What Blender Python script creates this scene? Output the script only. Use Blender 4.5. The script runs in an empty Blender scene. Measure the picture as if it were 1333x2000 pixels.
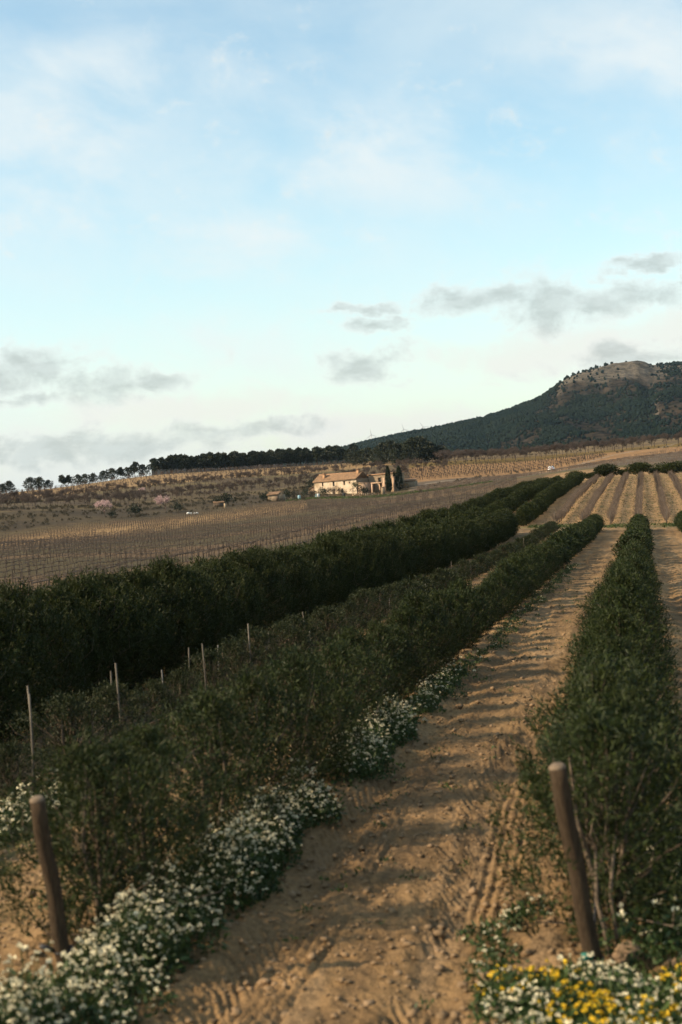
import bpy, math, random
import numpy as np
from mathutils import Vector, Matrix

random.seed(7)
RNG = np.random.default_rng(11)
SC = bpy.context.scene
COL = SC.collection
R = math.radians

# ------------------------------------------------------------------ camera, sky, sun, exposure
F = 2778.0            # focal length in photo pixels (50 mm on a 36 mm tall frame, 2000 px)
H = 3.3               # eye height over the track
V0 = 963.0
ROLL = R(4.0)
CR, SR = math.cos(ROLL), math.sin(ROLL)

cam = bpy.data.cameras.new('camera')
cam.sensor_fit = 'VERTICAL'; cam.sensor_height = 36.0; cam.sensor_width = 24.0
cam.lens = 50.0
cam.shift_y = -(1000.0 - V0) / 2000.0
cam.clip_start = 0.1; cam.clip_end = 40000
cam.dof.use_dof = True
cam.dof.focus_distance = 95.0
cam.dof.aperture_fstop = 1.9
camo = bpy.data.objects.new('camera', cam); COL.objects.link(camo)
cx, cy_, cz = Vector((CR, 0, -SR)), Vector((SR, 0, CR)), Vector((0, -1, 0))
M = Matrix(((cx.x, cy_.x, cz.x, 0), (cx.y, cy_.y, cz.y, 0), (cx.z, cy_.z, cz.z, H), (0, 0, 0, 1)))
camo.matrix_world = M
SC.camera = camo

SUN_EL = R(33.0)
SUN_BETA = R(-12.0)     # sun stands to the left, a touch behind the camera
sdir = Vector((-math.cos(SUN_EL) * math.cos(SUN_BETA), math.cos(SUN_EL) * math.sin(SUN_BETA), math.sin(SUN_EL)))
sl = bpy.data.lights.new('sun', 'SUN'); sl.energy = 5.0; sl.angle = R(0.6); sl.color = (1.0, 0.78, 0.53)
so = bpy.data.objects.new('sun', sl); COL.objects.link(so)
so.rotation_euler = sdir.to_track_quat('Z', 'Y').to_euler()

SC.view_settings.view_transform = 'Standard'
SC.view_settings.look = 'None'
SC.view_settings.gamma = 1.0
EXPO = 0.56
SC.view_settings.exposure = EXPO
SC.cycles.max_bounces = 5; SC.cycles.diffuse_bounces = 2; SC.cycles.glossy_bounces = 2; SC.cycles.transmission_bounces = 3; SC.cycles.transparent_max_bounces = 4
SC.cycles.sample_clamp_indirect = 4.0


def rot_old(X, Y, Z):
    """photo-aligned frame (origin at the eye) -> level world frame"""
    return X * CR + Z * SR, Y, -X * SR + Z * CR + H


def px(u, v, y):
    """world point seen at photo pixel (u, v) at depth y"""
    X = (u - 666.5) * y / F; Z = -(v - V0) * y / F
    return rot_old(X, y, Z)


def pdir(u, v):
    x, y, z = px(u, v, 1.0); z -= H
    l = math.sqrt(x * x + y * y + z * z)
    return math.atan2(x, y), math.asin(z / l)


# ---- world: Nishita sky with procedural clouds laid out by direction
W = bpy.data.worlds.new('World'); SC.world = W; W.use_nodes = True
nt = W.node_tree; nt.nodes.clear()


class NB:
    def __init__(s, t): s.t = t
    def n(s, typ, **kw):
        nd = s.t.nodes.new(typ)
        for k, v in kw.items(): setattr(nd, k, v)
        return nd
    def put(s, sock, val):
        if val is None: return
        if hasattr(val, 'is_output'): s.t.links.new(val, sock)
        else: sock.default_value = val
    def m(s, op, a, b=None, c=None, clamp=False):
        nd = s.n('ShaderNodeMath', operation=op, use_clamp=clamp)
        s.put(nd.inputs[0], a); s.put(nd.inputs[1], b); s.put(nd.inputs[2], c)
        return nd.outputs[0]
    def mix(s, f, a, b, mode='MIX'):
        nd = s.n('ShaderNodeMix', data_type='RGBA', blend_type=mode); nd.clamp_factor = True
        s.put(nd.inputs[0], f); s.put(nd.inputs[6], a); s.put(nd.inputs[7], b)
        return nd.outputs[2]
    def noise(s, vec, scale, detail=4, rough=.55, dist=0.0):
        nd = s.n('ShaderNodeTexNoise'); nd.noise_dimensions = '3D'
        s.put(nd.inputs['Vector'], vec); nd.inputs['Scale'].default_value = scale
        nd.inputs['Detail'].default_value = detail; nd.inputs['Roughness'].default_value = rough
        nd.inputs['Distortion'].default_value = dist
        return nd.outputs[0]
    def ramp(s, f, lo, hi, a=0.0, b=1.0):
        nd = s.n('ShaderNodeMapRange', interpolation_type='SMOOTHSTEP'); nd.clamp = True
        s.put(nd.inputs[0], f); nd.inputs[1].default_value = lo; nd.inputs[2].default_value = hi
        nd.inputs[3].default_value = a; nd.inputs[4].default_value = b
        return nd.outputs[0]


SKY_STRENGTH = 0.15
b = NB(nt)
sky = b.n('ShaderNodeTexSky', sky_type='NISHITA'); sky.sun_disc = False
sky.sun_elevation = SUN_EL; sky.sun_rotation = R(-90.0) + SUN_BETA
sky.air_density = 1.0; sky.dust_density = 1.2; sky.ozone_density = 1.0
tc = b.n('ShaderNodeTexCoord')
sep = b.n('ShaderNodeSeparateXYZ'); nt.links.new(tc.outputs['Generated'], sep.inputs[0])
az = b.m('ARCTAN2', sep.outputs[0], sep.outputs[1])
el = b.m('ARCSINE', sep.outputs[2])
elc = b.m('MAXIMUM', el, 0.0)
comb = b.n('ShaderNodeCombineXYZ')
nt.links.new(az, comb.inputs[0]); nt.links.new(b.m('MULTIPLY', el, 2.6), comb.inputs[1])
comb2 = b.n('ShaderNodeCombineXYZ')
nt.links.new(b.m('ADD', az, b.m('MULTIPLY', el, 0.5)), comb2.inputs[0]); nt.links.new(b.m('MULTIPLY', el, 1.7), comb2.inputs[1])
comb3 = b.n('ShaderNodeCombineXYZ')
nt.links.new(az, comb3.inputs[0]); nt.links.new(b.m('MULTIPLY', el, 1.35), comb3.inputs[1])
skycol = b.mix(1.0, sky.outputs[0], (1.10, 1.17, 1.00, 1), 'MULTIPLY')


def cc(r, g, bl):
    k = 1.0 / (SKY_STRENGTH * 2 ** EXPO); return (r * k, g * k, bl * k, 1)


# high thin veil
wn1 = b.noise(comb3.outputs[0], 18.0, 5, .6); wn2 = b.noise(comb2.outputs[0], 23.0, 5, .6)
azw = b.m('ADD', az, b.m('MULTIPLY', b.m('SUBTRACT', wn1, .5), .075)); elw = b.m('ADD', el, b.m('MULTIPLY', b.m('SUBTRACT', wn2, .5), .03))
n1 = b.noise(comb2.outputs[0], 4.2, 7, .55, 0.5)
n1b = b.noise(comb2.outputs[0], 1.7, 3, .5, 0.3)
veil = b.m('MULTIPLY', b.ramp(n1, .34, .64), b.ramp(n1b, .38, .60, .25, 1.0))
c = b.mix(b.m('MULTIPLY', veil, .45), skycol, cc(.82, .94, .95))
def blob(u, v, su, sv):
    a0, e0 = pdir(u, v)
    da = b.m('DIVIDE', b.m('SUBTRACT', azw, a0), su / F)
    de = b.m('DIVIDE', b.m('SUBTRACT', elw, e0), sv / F)
    q = b.m('ADD', b.m('MULTIPLY', da, da), b.m('MULTIPLY', de, de))
    return b.m('POWER', 2.718, b.m('MULTIPLY', q, -1.0))


def addup(lst):
    o = lst[0]
    for x in lst[1:]: o = b.m('MAXIMUM', o, x)
    return o


# white wisps
wn = b.noise(comb2.outputs[0], 9.0, 8, .58, .25)
wm = addup([blob(150, 170, 420, 110), blob(90, 330, 230, 190), blob(480, 480, 300, 80), blob(800, 300, 520, 120), blob(1250, 120, 300, 120), blob(300, 690, 600, 70)])
wf = b.m('MULTIPLY', b.ramp(wn, .34, .68), b.m('MAXIMUM', wm, .22))
c = b.mix(b.m('MULTIPLY', wf, .80), c, cc(.89, .95, .95))
# pale milky band towards the horizon
hz = b.m('POWER', 2.718, b.m('MULTIPLY', elc, -13.0))
nlow = b.noise(comb.outputs[0], 9.0, 6, .55, .4)
c = b.mix(b.m('MULTIPLY', hz, b.ramp(nlow, .25, .6, .62, 1.0)), c, cc(.88, .89, .85))


# cream lit bank near the mountain and generic cream puffs low over the horizon everywhere
ncl = b.noise(comb3.outputs[0], 24.0, 8, .62, .5)
npuff = b.noise(comb.outputs[0], 5.0, 6, .6, .3)
bank = addup([blob(1120, 690, 300, 55), blob(1320, 650, 150, 60), blob(700, 835, 260, 40), blob(360, 800, 300, 36)])
bankf = b.ramp(b.m('ADD', bank, b.m('MULTIPLY', b.m('SUBTRACT', ncl, .5), 1.1)), .15, .95)
c = b.mix(b.m('MULTIPLY', bankf, .75), c, cc(.92, .91, .84))
# grey low clouds
grey = addup([blob(1070, 600, 110, 62), blob(1150, 592, 80, 36), blob(940, 585, 110, 28), blob(1290, 575, 120, 36), blob(1250, 520, 90, 16),
              blob(700, 605, 80, 14), blob(745, 630, 60, 18), blob(705, 715, 85, 38), blob(225, 752, 125, 44), blob(310, 742, 60, 28), blob(30, 725, 85, 46), blob(50, 778, 80, 18),
              blob(1220, 700, 150, 30), blob(120, 880, 380, 40), blob(520, 838, 150, 24)])
gen = b.m('MULTIPLY', b.ramp(npuff, .58, .75), b.m('MULTIPLY', b.ramp(el, .0, .05), b.ramp(el, .10, .20, 1.0, 0.0)))
outside = b.ramp(b.m('ABSOLUTE', az), .26, .34)
grey = b.m('MAXIMUM', grey, b.m('MULTIPLY', gen, outside))
nfine = b.noise(comb3.outputs[0], 75.0, 6, .65, .3)
gsum = b.m('ADD', b.m('ADD', grey, b.m('MULTIPLY', b.m('SUBTRACT', ncl, .5), 1.9)), b.m('MULTIPLY', b.m('SUBTRACT', nfine, .5), .7))
rim = b.ramp(gsum, .05, .55)
c = b.mix(b.m('MULTIPLY', rim, .45), c, cc(.93, .94, .90))
gf = b.ramp(gsum, .28, 1.05)
nsh = b.noise(comb.outputs[0], 40.0, 5, .6, .2)
gcol = b.mix(b.ramp(nsh, .35, .65), cc(.40, .46, .44), cc(.58, .65, .63))
c = b.mix(b.m('MULTIPLY', gf, .60), c, gcol)
bg = b.n('ShaderNodeBackground'); nt.links.new(c, bg.inputs[0]); bg.inputs[1].default_value = SKY_STRENGTH
wo = b.n('ShaderNodeOutputWorld'); nt.links.new(bg.outputs[0], wo.inputs[0])

# ------------------------------------------------------------------ numeric helpers


def _hash(ix, iy, seed):
    h = (ix.astype(np.int64) * 374761393 + iy.astype(np.int64) * 668265263 + seed * 974634777) & 0xffffffff
    h = ((h ^ (h >> 13)) * 1274126177) & 0xffffffff
    h = h ^ (h >> 16)
    return (h & 0xffff) / 65535.0


def vnoise(x, y, seed=0):
    x = np.asarray(x, float); y = np.asarray(y, float)
    ix = np.floor(x); iy = np.floor(y); fx = x - ix; fy = y - iy
    fx = fx * fx * (3 - 2 * fx); fy = fy * fy * (3 - 2 * fy)
    a = _hash(ix, iy, seed); b_ = _hash(ix + 1, iy, seed); c_ = _hash(ix, iy + 1, seed); d = _hash(ix + 1, iy + 1, seed)
    return (a * (1 - fx) + b_ * fx) * (1 - fy) + (c_ * (1 - fx) + d * fx) * fy


def fbm(x, y, seed=0, oct=4):
    s = 0; amp = .5; t = 0
    for o in range(oct):
        s = s + amp * vnoise(x, y, seed + o); t += amp; amp *= .5; x = x * 2.03 + 11.7; y = y * 2.03 + 5.1
    return s / t


def sstep(x, a, b_):
    t = np.clip((x - a) / (b_ - a), 0, 1); return t * t * (3 - 2 * t)


# row frame: r runs along the rows, s across them (s > 0 to the right)
A0 = math.atan2(1258 - 666.5, F)
DX, DY = math.sin(A0), math.cos(A0)
TS = np.array([-30, -20, -15.5, -12, -8, -4, 4, 30.0])
TR = np.array([0, 30, 60, 100, 135, 150, 200, 250, 290.0])
TZ = np.array([
    [-4, -4, -3.6, -2.4, -1.5, -1.0, .25, 1.5, 2.4],
    [-2.2, -2.4, -2.2, -1.6, -.6, 0, 1.9, 3.3, 4.2],
    [-1.5, -1.7, -1.65, -1.2, -.4, .1, 2.3, 3.9, 5.0],
    [-1.15, -1.25, -1.25, -1.05, -.2, .2, 2.6, 4.5, 5.8],
    [-.7, -.75, -.75, -.6, -.05, .3, 2.8, 4.9, 6.3],
    [-.25, -.28, -.28, -.22, 0, .4, 2.9, 5.1, 6.7],
    [.12, .12, .12, .12, .12, .5, 3.0, 5.3, 7.0],
    [.3, .3, .3, .3, .4, .8, 3.3, 5.6, 7.5]])


def table(s, r):
    s = np.clip(s, TS[0], TS[-1]); r = np.clip(r, TR[0], TR[-1])
    i = np.clip(np.searchsorted(TS, s) - 1, 0, len(TS) - 2); j = np.clip(np.searchsorted(TR, r) - 1, 0, len(TR) - 2)
    fs = (s - TS[i]) / (TS[i + 1] - TS[i]); fr = (r - TR[j]) / (TR[j + 1] - TR[j])
    fr = fr * fr * (3 - 2 * fr) * .5 + fr * .5
    return (TZ[i, j] * (1 - fs) + TZ[i + 1, j] * fs) * (1 - fr) + (TZ[i, j + 1] * (1 - fs) + TZ[i + 1, j + 1] * fs) * fr


def sr_of(X, Y): return X * DY - Y * DX, X * DX + Y * DY          # old-frame X, Y -> s, r
def xy_of(s, r): return r * DX + s * DY, r * DY - s * DX


CP = [(0, 1150, 111), (0, 1100, 152), (0, 1070, 220), (0, 1045, 330), (0, 1000, 400), (0, 985, 500), (0, 978, 620), (0, 966, 880),
      (-300, 1170, 115), (-300, 1062, 330), (-300, 1020, 400), (-300, 1000, 500), (-300, 990, 880),
      (300, 1060, 220), (300, 1012, 390), (300, 985, 480), (300, 965, 560), (300, 945, 680), (300, 928, 900),
      (400, 1089, 150), (600, 1060, 160), (700, 1030, 178), (835, 1005, 202), (918, 980, 250),
      (620, 1000, 320), (620, 974, 470), (620, 969, 500), (700, 964, 500), (760, 960, 500), (620, 948, 560), (620, 931, 640), (620, 921, 720), (620, 908, 930),
      (800, 968, 430), (800, 953, 500), (830, 938, 540), (830, 915, 640), (850, 900, 760), (880, 889, 900),
      (950, 960, 330), (950, 942, 430), (1075, 921, 550), (1000, 906, 650), (1000, 893, 760), (1000, 884, 900),
      (1200, 917, 330), (1200, 901, 450), (1200, 886, 650), (1200, 876, 780), (1200, 866, 950),
      (1333, 906, 330), (1333, 886, 500), (1333, 870, 700), (1333, 853, 1000),
      (1700, 890, 330), (1700, 850, 600), (1700, 830, 1000),
      (0, 985, 1300), (600, 925, 1300), (1000, 898, 1300), (1333, 866, 1300), (-300, 1010, 1300), (1700, 845, 1300)]
P = [px(*q) for q in CP]
for y_ in (2600, 6000, 25000):
    for a_ in (-.42, -.2, 0, .2, .42): P.append((math.tan(a_) * y_, y_, 4.0 if y_ > 3000 else 9.0))
for s_ in (-30, -15.5, 4, 30):
    for r_ in (60, 100, 150, 200, 250, 290):
        X_, Y_ = xy_of(s_, r_); P.append(rot_old(X_, Y_, float(table(np.array(s_), np.array(r_))) - H))
for x_, y_, z_ in ((-14, 30, -3.3), (-22, 50, -3.4), (-30, 80, -3.2), (-10, 8, -2.6), (5, 8, -.2), (14, 30, -.8), (24, 50, -1.4)): P.append((x_, y_, z_))
P = np.array(P)


def tps_co(x, y):
    rad = np.sqrt(x * x + y * y); a = np.clip(np.arctan2(x, y), -.42, .42)
    return a * 5.0, np.log(np.maximum(rad, 6.0)) * 1.5


pa, pb = tps_co(P[:, 0], P[:, 1])


def _phi(d2): return .5 * d2 * np.log(d2 + 1e-9)


_K = _phi((pa[:, None] - pa) ** 2 + (pb[:, None] - pb) ** 2) + np.eye(len(P)) * .002
_A = np.zeros((len(P) + 3, len(P) + 3)); _A[:len(P), :len(P)] = _K
_A[:len(P), -3:] = np.stack([np.ones(len(P)), pa, pb], 1); _A[-3:, :len(P)] = _A[:len(P), -3:].T
_w = np.linalg.solve(_A, np.concatenate([P[:, 2], [0, 0, 0]]))


def tps(x, y):
    a, b_ = tps_co(x, y); out = _w[-3] + _w[-2] * a + _w[-1] * b_
    if a.size < 4000:
        return out + _phi((a[:, None] - pa) ** 2 + (b_[:, None] - pb) ** 2) @ _w[:len(P)]
    for i in range(len(P)): out = out + _w[i] * _phi((a - pa[i]) ** 2 + (b_ - pb[i]) ** 2)
    return out


def ground(x, y, relief=False):
    """level-world ground height"""
    x = np.asarray(x, float); y = np.asarray(y, float)
    xc = np.clip(x, -70, 70)
    z = np.zeros_like(x)
    for _ in range(4):
        X = xc * CR - (z - H) * SR
        s, r = sr_of(X, y)
        z = (table(s, r) - H - xc * SR) / CR + H
    w = sstep(s, -46, -29) * (1 - sstep(r, 285, 335))
    z = z * w + np.where(w < 1, tps(x, y), 0) * (1 - w)
    rad = np.sqrt(x * x + y * y)
    z = z + (fbm(x * .09, y * .09, 3, 3) - .5) * .16 * sstep(rad, 18, 60)
    z = z + (fbm(x * .02, y * .02, 5, 3) - .5) * 1.2 * sstep(rad, 380, 700)
    if relief:
        n = 1 - sstep(rad, 60, 150)
        amp = np.where((s > -3.6) & (s < -.7), 1.0, 1.25)
        z = z + n * amp * ((fbm(x * 2.6, y * 2.6, 21, 4) - .5) * .075 + (fbm(x * 9, y * 9, 31, 3) - .5) * .085)
        # tyre marks that wander along the track
        wob = .10 * np.sin(r * .22) + .05 * np.sin(r * .61 + 1)
        for s0, half, kind in ((-1.78, .20, 'lug'), (-1.34, .21, 'rib'), (-3.05, .20, 'lug'), (-2.62, .18, 'rib'), (1.9, .22, 'rib')):
            q = (s - s0 - wob) / half
            m = np.clip(1.15 - np.abs(q), 0, .3) / .3 * np.clip((60 - r) / 25, 0, 1)
            m = m * sstep(fbm(r * .5, s0 + s * .2, 77, 2), .22, .40)
            if kind == 'lug': pat = np.sin((r * 2 * math.pi + np.abs(q) * 3.0) / .17)
            else: pat = np.sin(q * 2 * math.pi * 2.2)
            z = z - m * (.014 - (.017 if kind == 'rib' else .015) * pat)
        for s0 in (-2.95, -1.5, .95, 2.4): z = z - (.045 * np.exp(-((s - s0 - wob) / .20) ** 2) - .022 * np.exp(-((np.abs(s - s0 - wob) - .36) / .12) ** 2)) * (r < 136)
        # turned soil ridge beside the hedge rows
        for s0 in (-3.75, -.75, .35, -4.7): z = z + .05 * np.exp(-((s - s0) / .25) ** 2) * (r < 140)
    return z


def gz(x, y): return float(ground(np.array([x]), np.array([y]))[0])


def place(s, r):
    """world point of the ground at row coordinates (s, r)"""
    X, Y = xy_of(s, r)
    z = float(table(np.array(s), np.array(r)))
    x, y, _ = rot_old(X, Y, z - H)
    return Vector((x, y, gz(x, y)))


def at(u, y):
    """ground point at photo column u and depth y"""
    z = 0.0; X = (u - 666.5) * y / F
    for _ in range(4):
        xx = (X + (z - H) * SR) / CR
        z = gz(xx, y)
    return Vector((xx, y, z))


def at_many(us, ys):
    us = np.asarray(us, float); ys = np.asarray(ys, float)
    X = (us - 666.5) * ys / F; z = np.zeros_like(X)
    for _ in range(4):
        x = (X + (z - H) * SR) / CR; z = ground(x, ys)
    return [Vector(q) for q in np.stack([x, ys, z], 1)]


# ------------------------------------------------------------------ mesh helpers
class Geo:
    def __init__(s): s.v = []; s.q = []; s.t = []; s.n = 0
    def add(s, V, Q=None, T=None):
        V = np.asarray(V, float).reshape(-1, 3)
        if Q is not None and len(Q): s.q.append(np.asarray(Q, int).reshape(-1, 4) + s.n)
        if T is not None and len(T): s.t.append(np.asarray(T, int).reshape(-1, 3) + s.n)
        s.v.append(V); s.n += len(V); return s
    def box(s, c, d, rz=0.0, taper=1.0):
        x, y, z = (d[0] / 2, d[1] / 2, d[2] / 2)
        V = np.array([[-x, -y, -z], [x, -y, -z], [x, y, -z], [-x, y, -z], [-x * taper, -y * taper, z], [x * taper, -y * taper, z], [x * taper, y * taper, z], [-x * taper, y * taper, z]])
        cs, sn = math.cos(rz), math.sin(rz)
        V = np.stack([V[:, 0] * cs - V[:, 1] * sn, V[:, 0] * sn + V[:, 1] * cs, V[:, 2]], 1) + np.array(c)
        return s.add(V, [[0, 3, 2, 1], [4, 5, 6, 7], [0, 1, 5, 4], [1, 2, 6, 5], [2, 3, 7, 6], [3, 0, 4, 7]])
    def segs(s, P0, P1, R0, R1, k=3):
        """many tapered k-sided sticks at once"""
        P0 = np.asarray(P0, float); P1 = np.asarray(P1, float); n = len(P0)
        d = P1 - P0; d /= np.linalg.norm(d, axis=1)[:, None] + 1e-9
        ref = np.where(np.abs(d[:, 2:3]) > .9, np.array([[1., 0, 0]]), np.array([[0, 0, 1.]]))
        a = np.cross(d, ref); a /= np.linalg.norm(a, axis=1)[:, None] + 1e-9; c_ = np.cross(d, a)
        R0 = np.broadcast_to(np.asarray(R0, float), (n,)); R1 = np.broadcast_to(np.asarray(R1, float), (n,))
        V = np.zeros((n, 2 * k, 3))
        for i in range(k):
            t = 2 * math.pi * i / k; o = a * math.cos(t) + c_ * math.sin(t)
            V[:, i] = P0 + o * R0[:, None]; V[:, k + i] = P1 + o * R1[:, None]
        Q = []
        base = np.arange(n)[:, None] * 2 * k
        for i in range(k):
            j = (i + 1) % k; Q.append(base + np.array([[i, j, k + j, k + i]]))
        return s.add(V.reshape(-1, 3), np.concatenate(Q, 0))
    def tube(s, pts, rad, k=8, cap=True, jit=0.0):
        pts = np.asarray(pts, float); n = len(pts); rad = np.broadcast_to(np.asarray(rad, float), (n,))
        V = []
        for i in range(n):
            d = pts[min(i + 1, n - 1)] - pts[max(i - 1, 0)]; d = d / (np.linalg.norm(d) + 1e-9)
            ref = np.array([1., 0, 0]) if abs(d[2]) > .5 else np.array([0, 0, 1.])
            a = np.cross(d, ref); a /= np.linalg.norm(a) + 1e-9; c_ = np.cross(d, a)
            for j in range(k):
                t = 2 * math.pi * j / k; V.append(pts[i] + (a * math.cos(t) + c_ * math.sin(t)) * rad[i] * (1 + jit * (random.random() - .5)))
        Q = [[i * k + j, i * k + (j + 1) % k, (i + 1) * k + (j + 1) % k, (i + 1) * k + j] for i in range(n - 1) for j in range(k)]
        T = []
        if cap:
            V.append(pts[0]); V.append(pts[-1]); a0 = n * k
            T = [[a0, (j + 1) % k, j] for j in range(k)] + [[a0 + 1, (n - 1) * k + j, (n - 1) * k + (j + 1) % k] for j in range(k)]
        return s.add(V, Q, T)
    def leaves(s, Pb, D, L, Wd, fold=0.0):
        """rhombic leaves: base point, direction, length, width"""
        n = len(Pb); D = D / (np.linalg.norm(D, axis=1)[:, None] + 1e-9)
        rnd = RNG.normal(size=(n, 3)); w = np.cross(D, rnd); w /= np.linalg.norm(w, axis=1)[:, None] + 1e-9
        L = np.broadcast_to(np.asarray(L, float), (n,))[:, None]; Wd = np.broadcast_to(np.asarray(Wd, float), (n,))[:, None]
        up = np.cross(w, D)
        mid = Pb + D * L * .45 + up * L * .06
        V = np.stack([Pb, mid + w * Wd * .5, Pb + D * L, mid - w * Wd * .5], 1)
        return s.add(V.reshape(-1, 3), np.arange(n * 4).reshape(-1, 4))
    def mesh(s, name, mat=None, smooth=False):
        V = np.concatenate(s.v) if s.v else np.zeros((0, 3))
        q = np.concatenate(s.q) if s.q else np.zeros((0, 4), int); t = np.concatenate(s.t) if s.t else np.zeros((0, 3), int)
        me = bpy.data.meshes.new(name)
        me.vertices.add(len(V)); me.vertices.foreach_set('co', V.astype(np.float32).ravel())
        loops = np.concatenate([q.ravel(), t.ravel()]).astype(np.int32)
        me.loops.add(len(loops)); me.loops.foreach_set('vertex_index', loops)
        starts = np.concatenate([np.arange(len(q)) * 4, len(q) * 4 + np.arange(len(t)) * 3]).astype(np.int32)
        me.polygons.add(len(starts)); me.polygons.foreach_set('loop_start', starts)
        if smooth: me.polygons.foreach_set('use_smooth', np.ones(len(starts), bool))
        me.update(calc_edges=True)
        if mat: me.materials.append(mat)
        return me


def obj(name, me, parent=None, loc=None):
    o = bpy.data.objects.new(name, me); COL.objects.link(o)
    if parent is not None: o.parent = parent
    if loc is not None: o.location = loc
    return o


def tag(o, label, cat, group=None, kind=None):
    if label: o['label'] = label
    if cat: o['category'] = cat
    if group: o['group'] = group
    if kind: o['kind'] = kind
    return o


def thing(name, label, cat, loc, rz=0.0, scale=1.0, group=None):
    o = bpy.data.objects.new(name, None); COL.objects.link(o); o.empty_display_size = .2
    o.location = loc; o.rotation_euler = (0, 0, rz)
    o.scale = (scale, scale, scale) if not isinstance(scale, tuple) else scale
    return tag(o, label, cat, group)


def inst(name, parts, label, cat, loc, rz=0.0, scale=1.0, group=None):
    """a thing whose parts share mesh data with its look-alikes"""
    t = thing(name, label, cat, loc, rz, scale, group)
    for pn, me in parts: obj(pn, me, t)
    return t


def one(name, me, label, cat, loc, rz=0.0, scale=1.0, group=None):
    o = obj(name, me, None, loc); o.rotation_euler = (0, 0, rz)
    o.scale = (scale, scale, scale) if not isinstance(scale, tuple) else scale
    return tag(o, label, cat, group)


# ------------------------------------------------------------------ materials
def mat_plain(name, ca, cb, scale=4.0, rough=.8, bump=0.0, bscale=None, spec=.3, detail=5, rnd=0.0, stretch=None, cc_=None):
    m = bpy.data.materials.new(name); m.use_nodes = True; t = m.node_tree; t.nodes.clear(); n = NB(t)
    tcn = n.n('ShaderNodeTexCoord'); vec = tcn.outputs['Object']
    if stretch:
        mp = n.n('ShaderNodeMapping'); t.links.new(vec, mp.inputs[0]); mp.inputs['Scale'].default_value = stretch; vec = mp.outputs[0]
    f = n.ramp(n.noise(vec, scale, detail), .3, .7)
    col = n.mix(f, (*ca, 1), (*cb, 1))
    if cc_:
        f2 = n.ramp(n.noise(vec, scale * .37, 4), .48, .68); col = n.mix(f2, col, (*cc_, 1))
    if rnd:
        oi = n.n('ShaderNodeObjectInfo')
        hv = n.n('ShaderNodeHueSaturation'); t.links.new(n.m('ADD', n.m('MULTIPLY', oi.outputs['Random'], rnd * 2), 1 - rnd), hv.inputs['Value'])
        t.links.new(col, hv.inputs['Color']); col = hv.outputs[0]
    p = n.n('ShaderNodeBsdfPrincipled'); t.links.new(col, p.inputs['Base Color'])
    p.inputs['Roughness'].default_value = rough; p.inputs['Specular IOR Level'].default_value = spec
    if bump:
        bn = n.n('ShaderNodeBump'); bn.inputs['Strength'].default_value = bump; bn.inputs['Distance'].default_value = .03
        t.links.new(n.noise(vec, bscale or scale * 4, 5), bn.inputs['Height']); t.links.new(bn.outputs[0], p.inputs['Normal'])
    o = n.n('ShaderNodeOutputMaterial'); t.links.new(p.outputs[0], o.inputs[0])
    return m


def mat_leaf(name, ca, cb, back=None, scale=2.5, trans=.22, rough=.55, spec=.3, rnd=.12):
    m = bpy.data.materials.new(name); m.use_nodes = True; t = m.node_tree; t.nodes.clear(); n = NB(t)
    geo = n.n('ShaderNodeNewGeometry')
    f = n.ramp(n.noise(geo.outputs['Position'], scale, 4), .32, .68)
    col = n.mix(f, (*ca, 1), (*cb, 1))
    rpi = n.m('ADD', n.m('MULTIPLY', geo.outputs['Random Per Island'], .7), .65)
    oi = n.n('ShaderNodeObjectInfo')
    val = n.m('MULTIPLY', rpi, n.m('ADD', n.m('MULTIPLY', oi.outputs['Random'], rnd * 2), 1 - rnd))
    hv = n.n('ShaderNodeHueSaturation'); t.links.new(val, hv.inputs['Value']); t.links.new(col, hv.inputs['Color'])
    col = hv.outputs[0]
    if back: col = n.mix(n.m('MULTIPLY', geo.outputs['Backfacing'], .7), col, (*back, 1))
    p = n.n('ShaderNodeBsdfPrincipled'); t.links.new(col, p.inputs['Base Color'])
    p.inputs['Roughness'].default_value = rough; p.inputs['Specular IOR Level'].default_value = spec
    tr = n.n('ShaderNodeBsdfTranslucent'); t.links.new(col, tr.inputs[0])
    mx = n.n('ShaderNodeMixShader'); mx.inputs[0].default_value = trans
    t.links.new(p.outputs[0], mx.inputs[1]); t.links.new(tr.outputs[0], mx.inputs[2])
    o = n.n('ShaderNodeOutputMaterial'); t.links.new(mx.outputs[0], o.inputs[0])
    return m


def mat_ground(name, near=False):
    m = bpy.data.materials.new(name); m.use_nodes = True; t = m.node_tree; t.nodes.clear(); n = NB(t)
    at_ = n.n('ShaderNodeAttribute'); at_.attribute_name = 'Col'
    geo = n.n('ShaderNodeNewGeometry'); pos = geo.outputs['Position']
    g1 = n.ramp(n.noise(pos, 14.0, 6, .65), .25, .75, .72, 1.28)
    g2 = n.ramp(n.noise(pos, 1.3, 5, .6), .25, .75, .82, 1.18)
    g3 = n.ramp(n.noise(pos, .16, 5, .6), .25, .75, .85, 1.15)
    val = n.m('MULTIPLY', n.m('MULTIPLY', g1, g2), g3)
    hv = n.n('ShaderNodeHueSaturation'); t.links.new(val, hv.inputs['Value']); t.links.new(at_.outputs[0], hv.inputs['Color'])
    p = n.n('ShaderNodeBsdfPrincipled'); t.links.new(hv.outputs[0], p.inputs['Base Color'])
    p.inputs['Roughness'].default_value = .95; p.inputs['Specular IOR Level'].default_value = .1
    bn = n.n('ShaderNodeBump'); bn.inputs['Strength'].default_value = 1.0; bn.inputs['Distance'].default_value = .05
    h = n.m('ADD', n.noise(pos, 9.0, 6, .6), n.m('MULTIPLY', n.noise(pos, 45.0, 4, .6), .45))
    t.links.new(h, bn.inputs['Height']); t.links.new(bn.outputs[0], p.inputs['Normal'])
    o = n.n('ShaderNodeOutputMaterial'); t.links.new(p.outputs[0], o.inputs[0])
    return m


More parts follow.
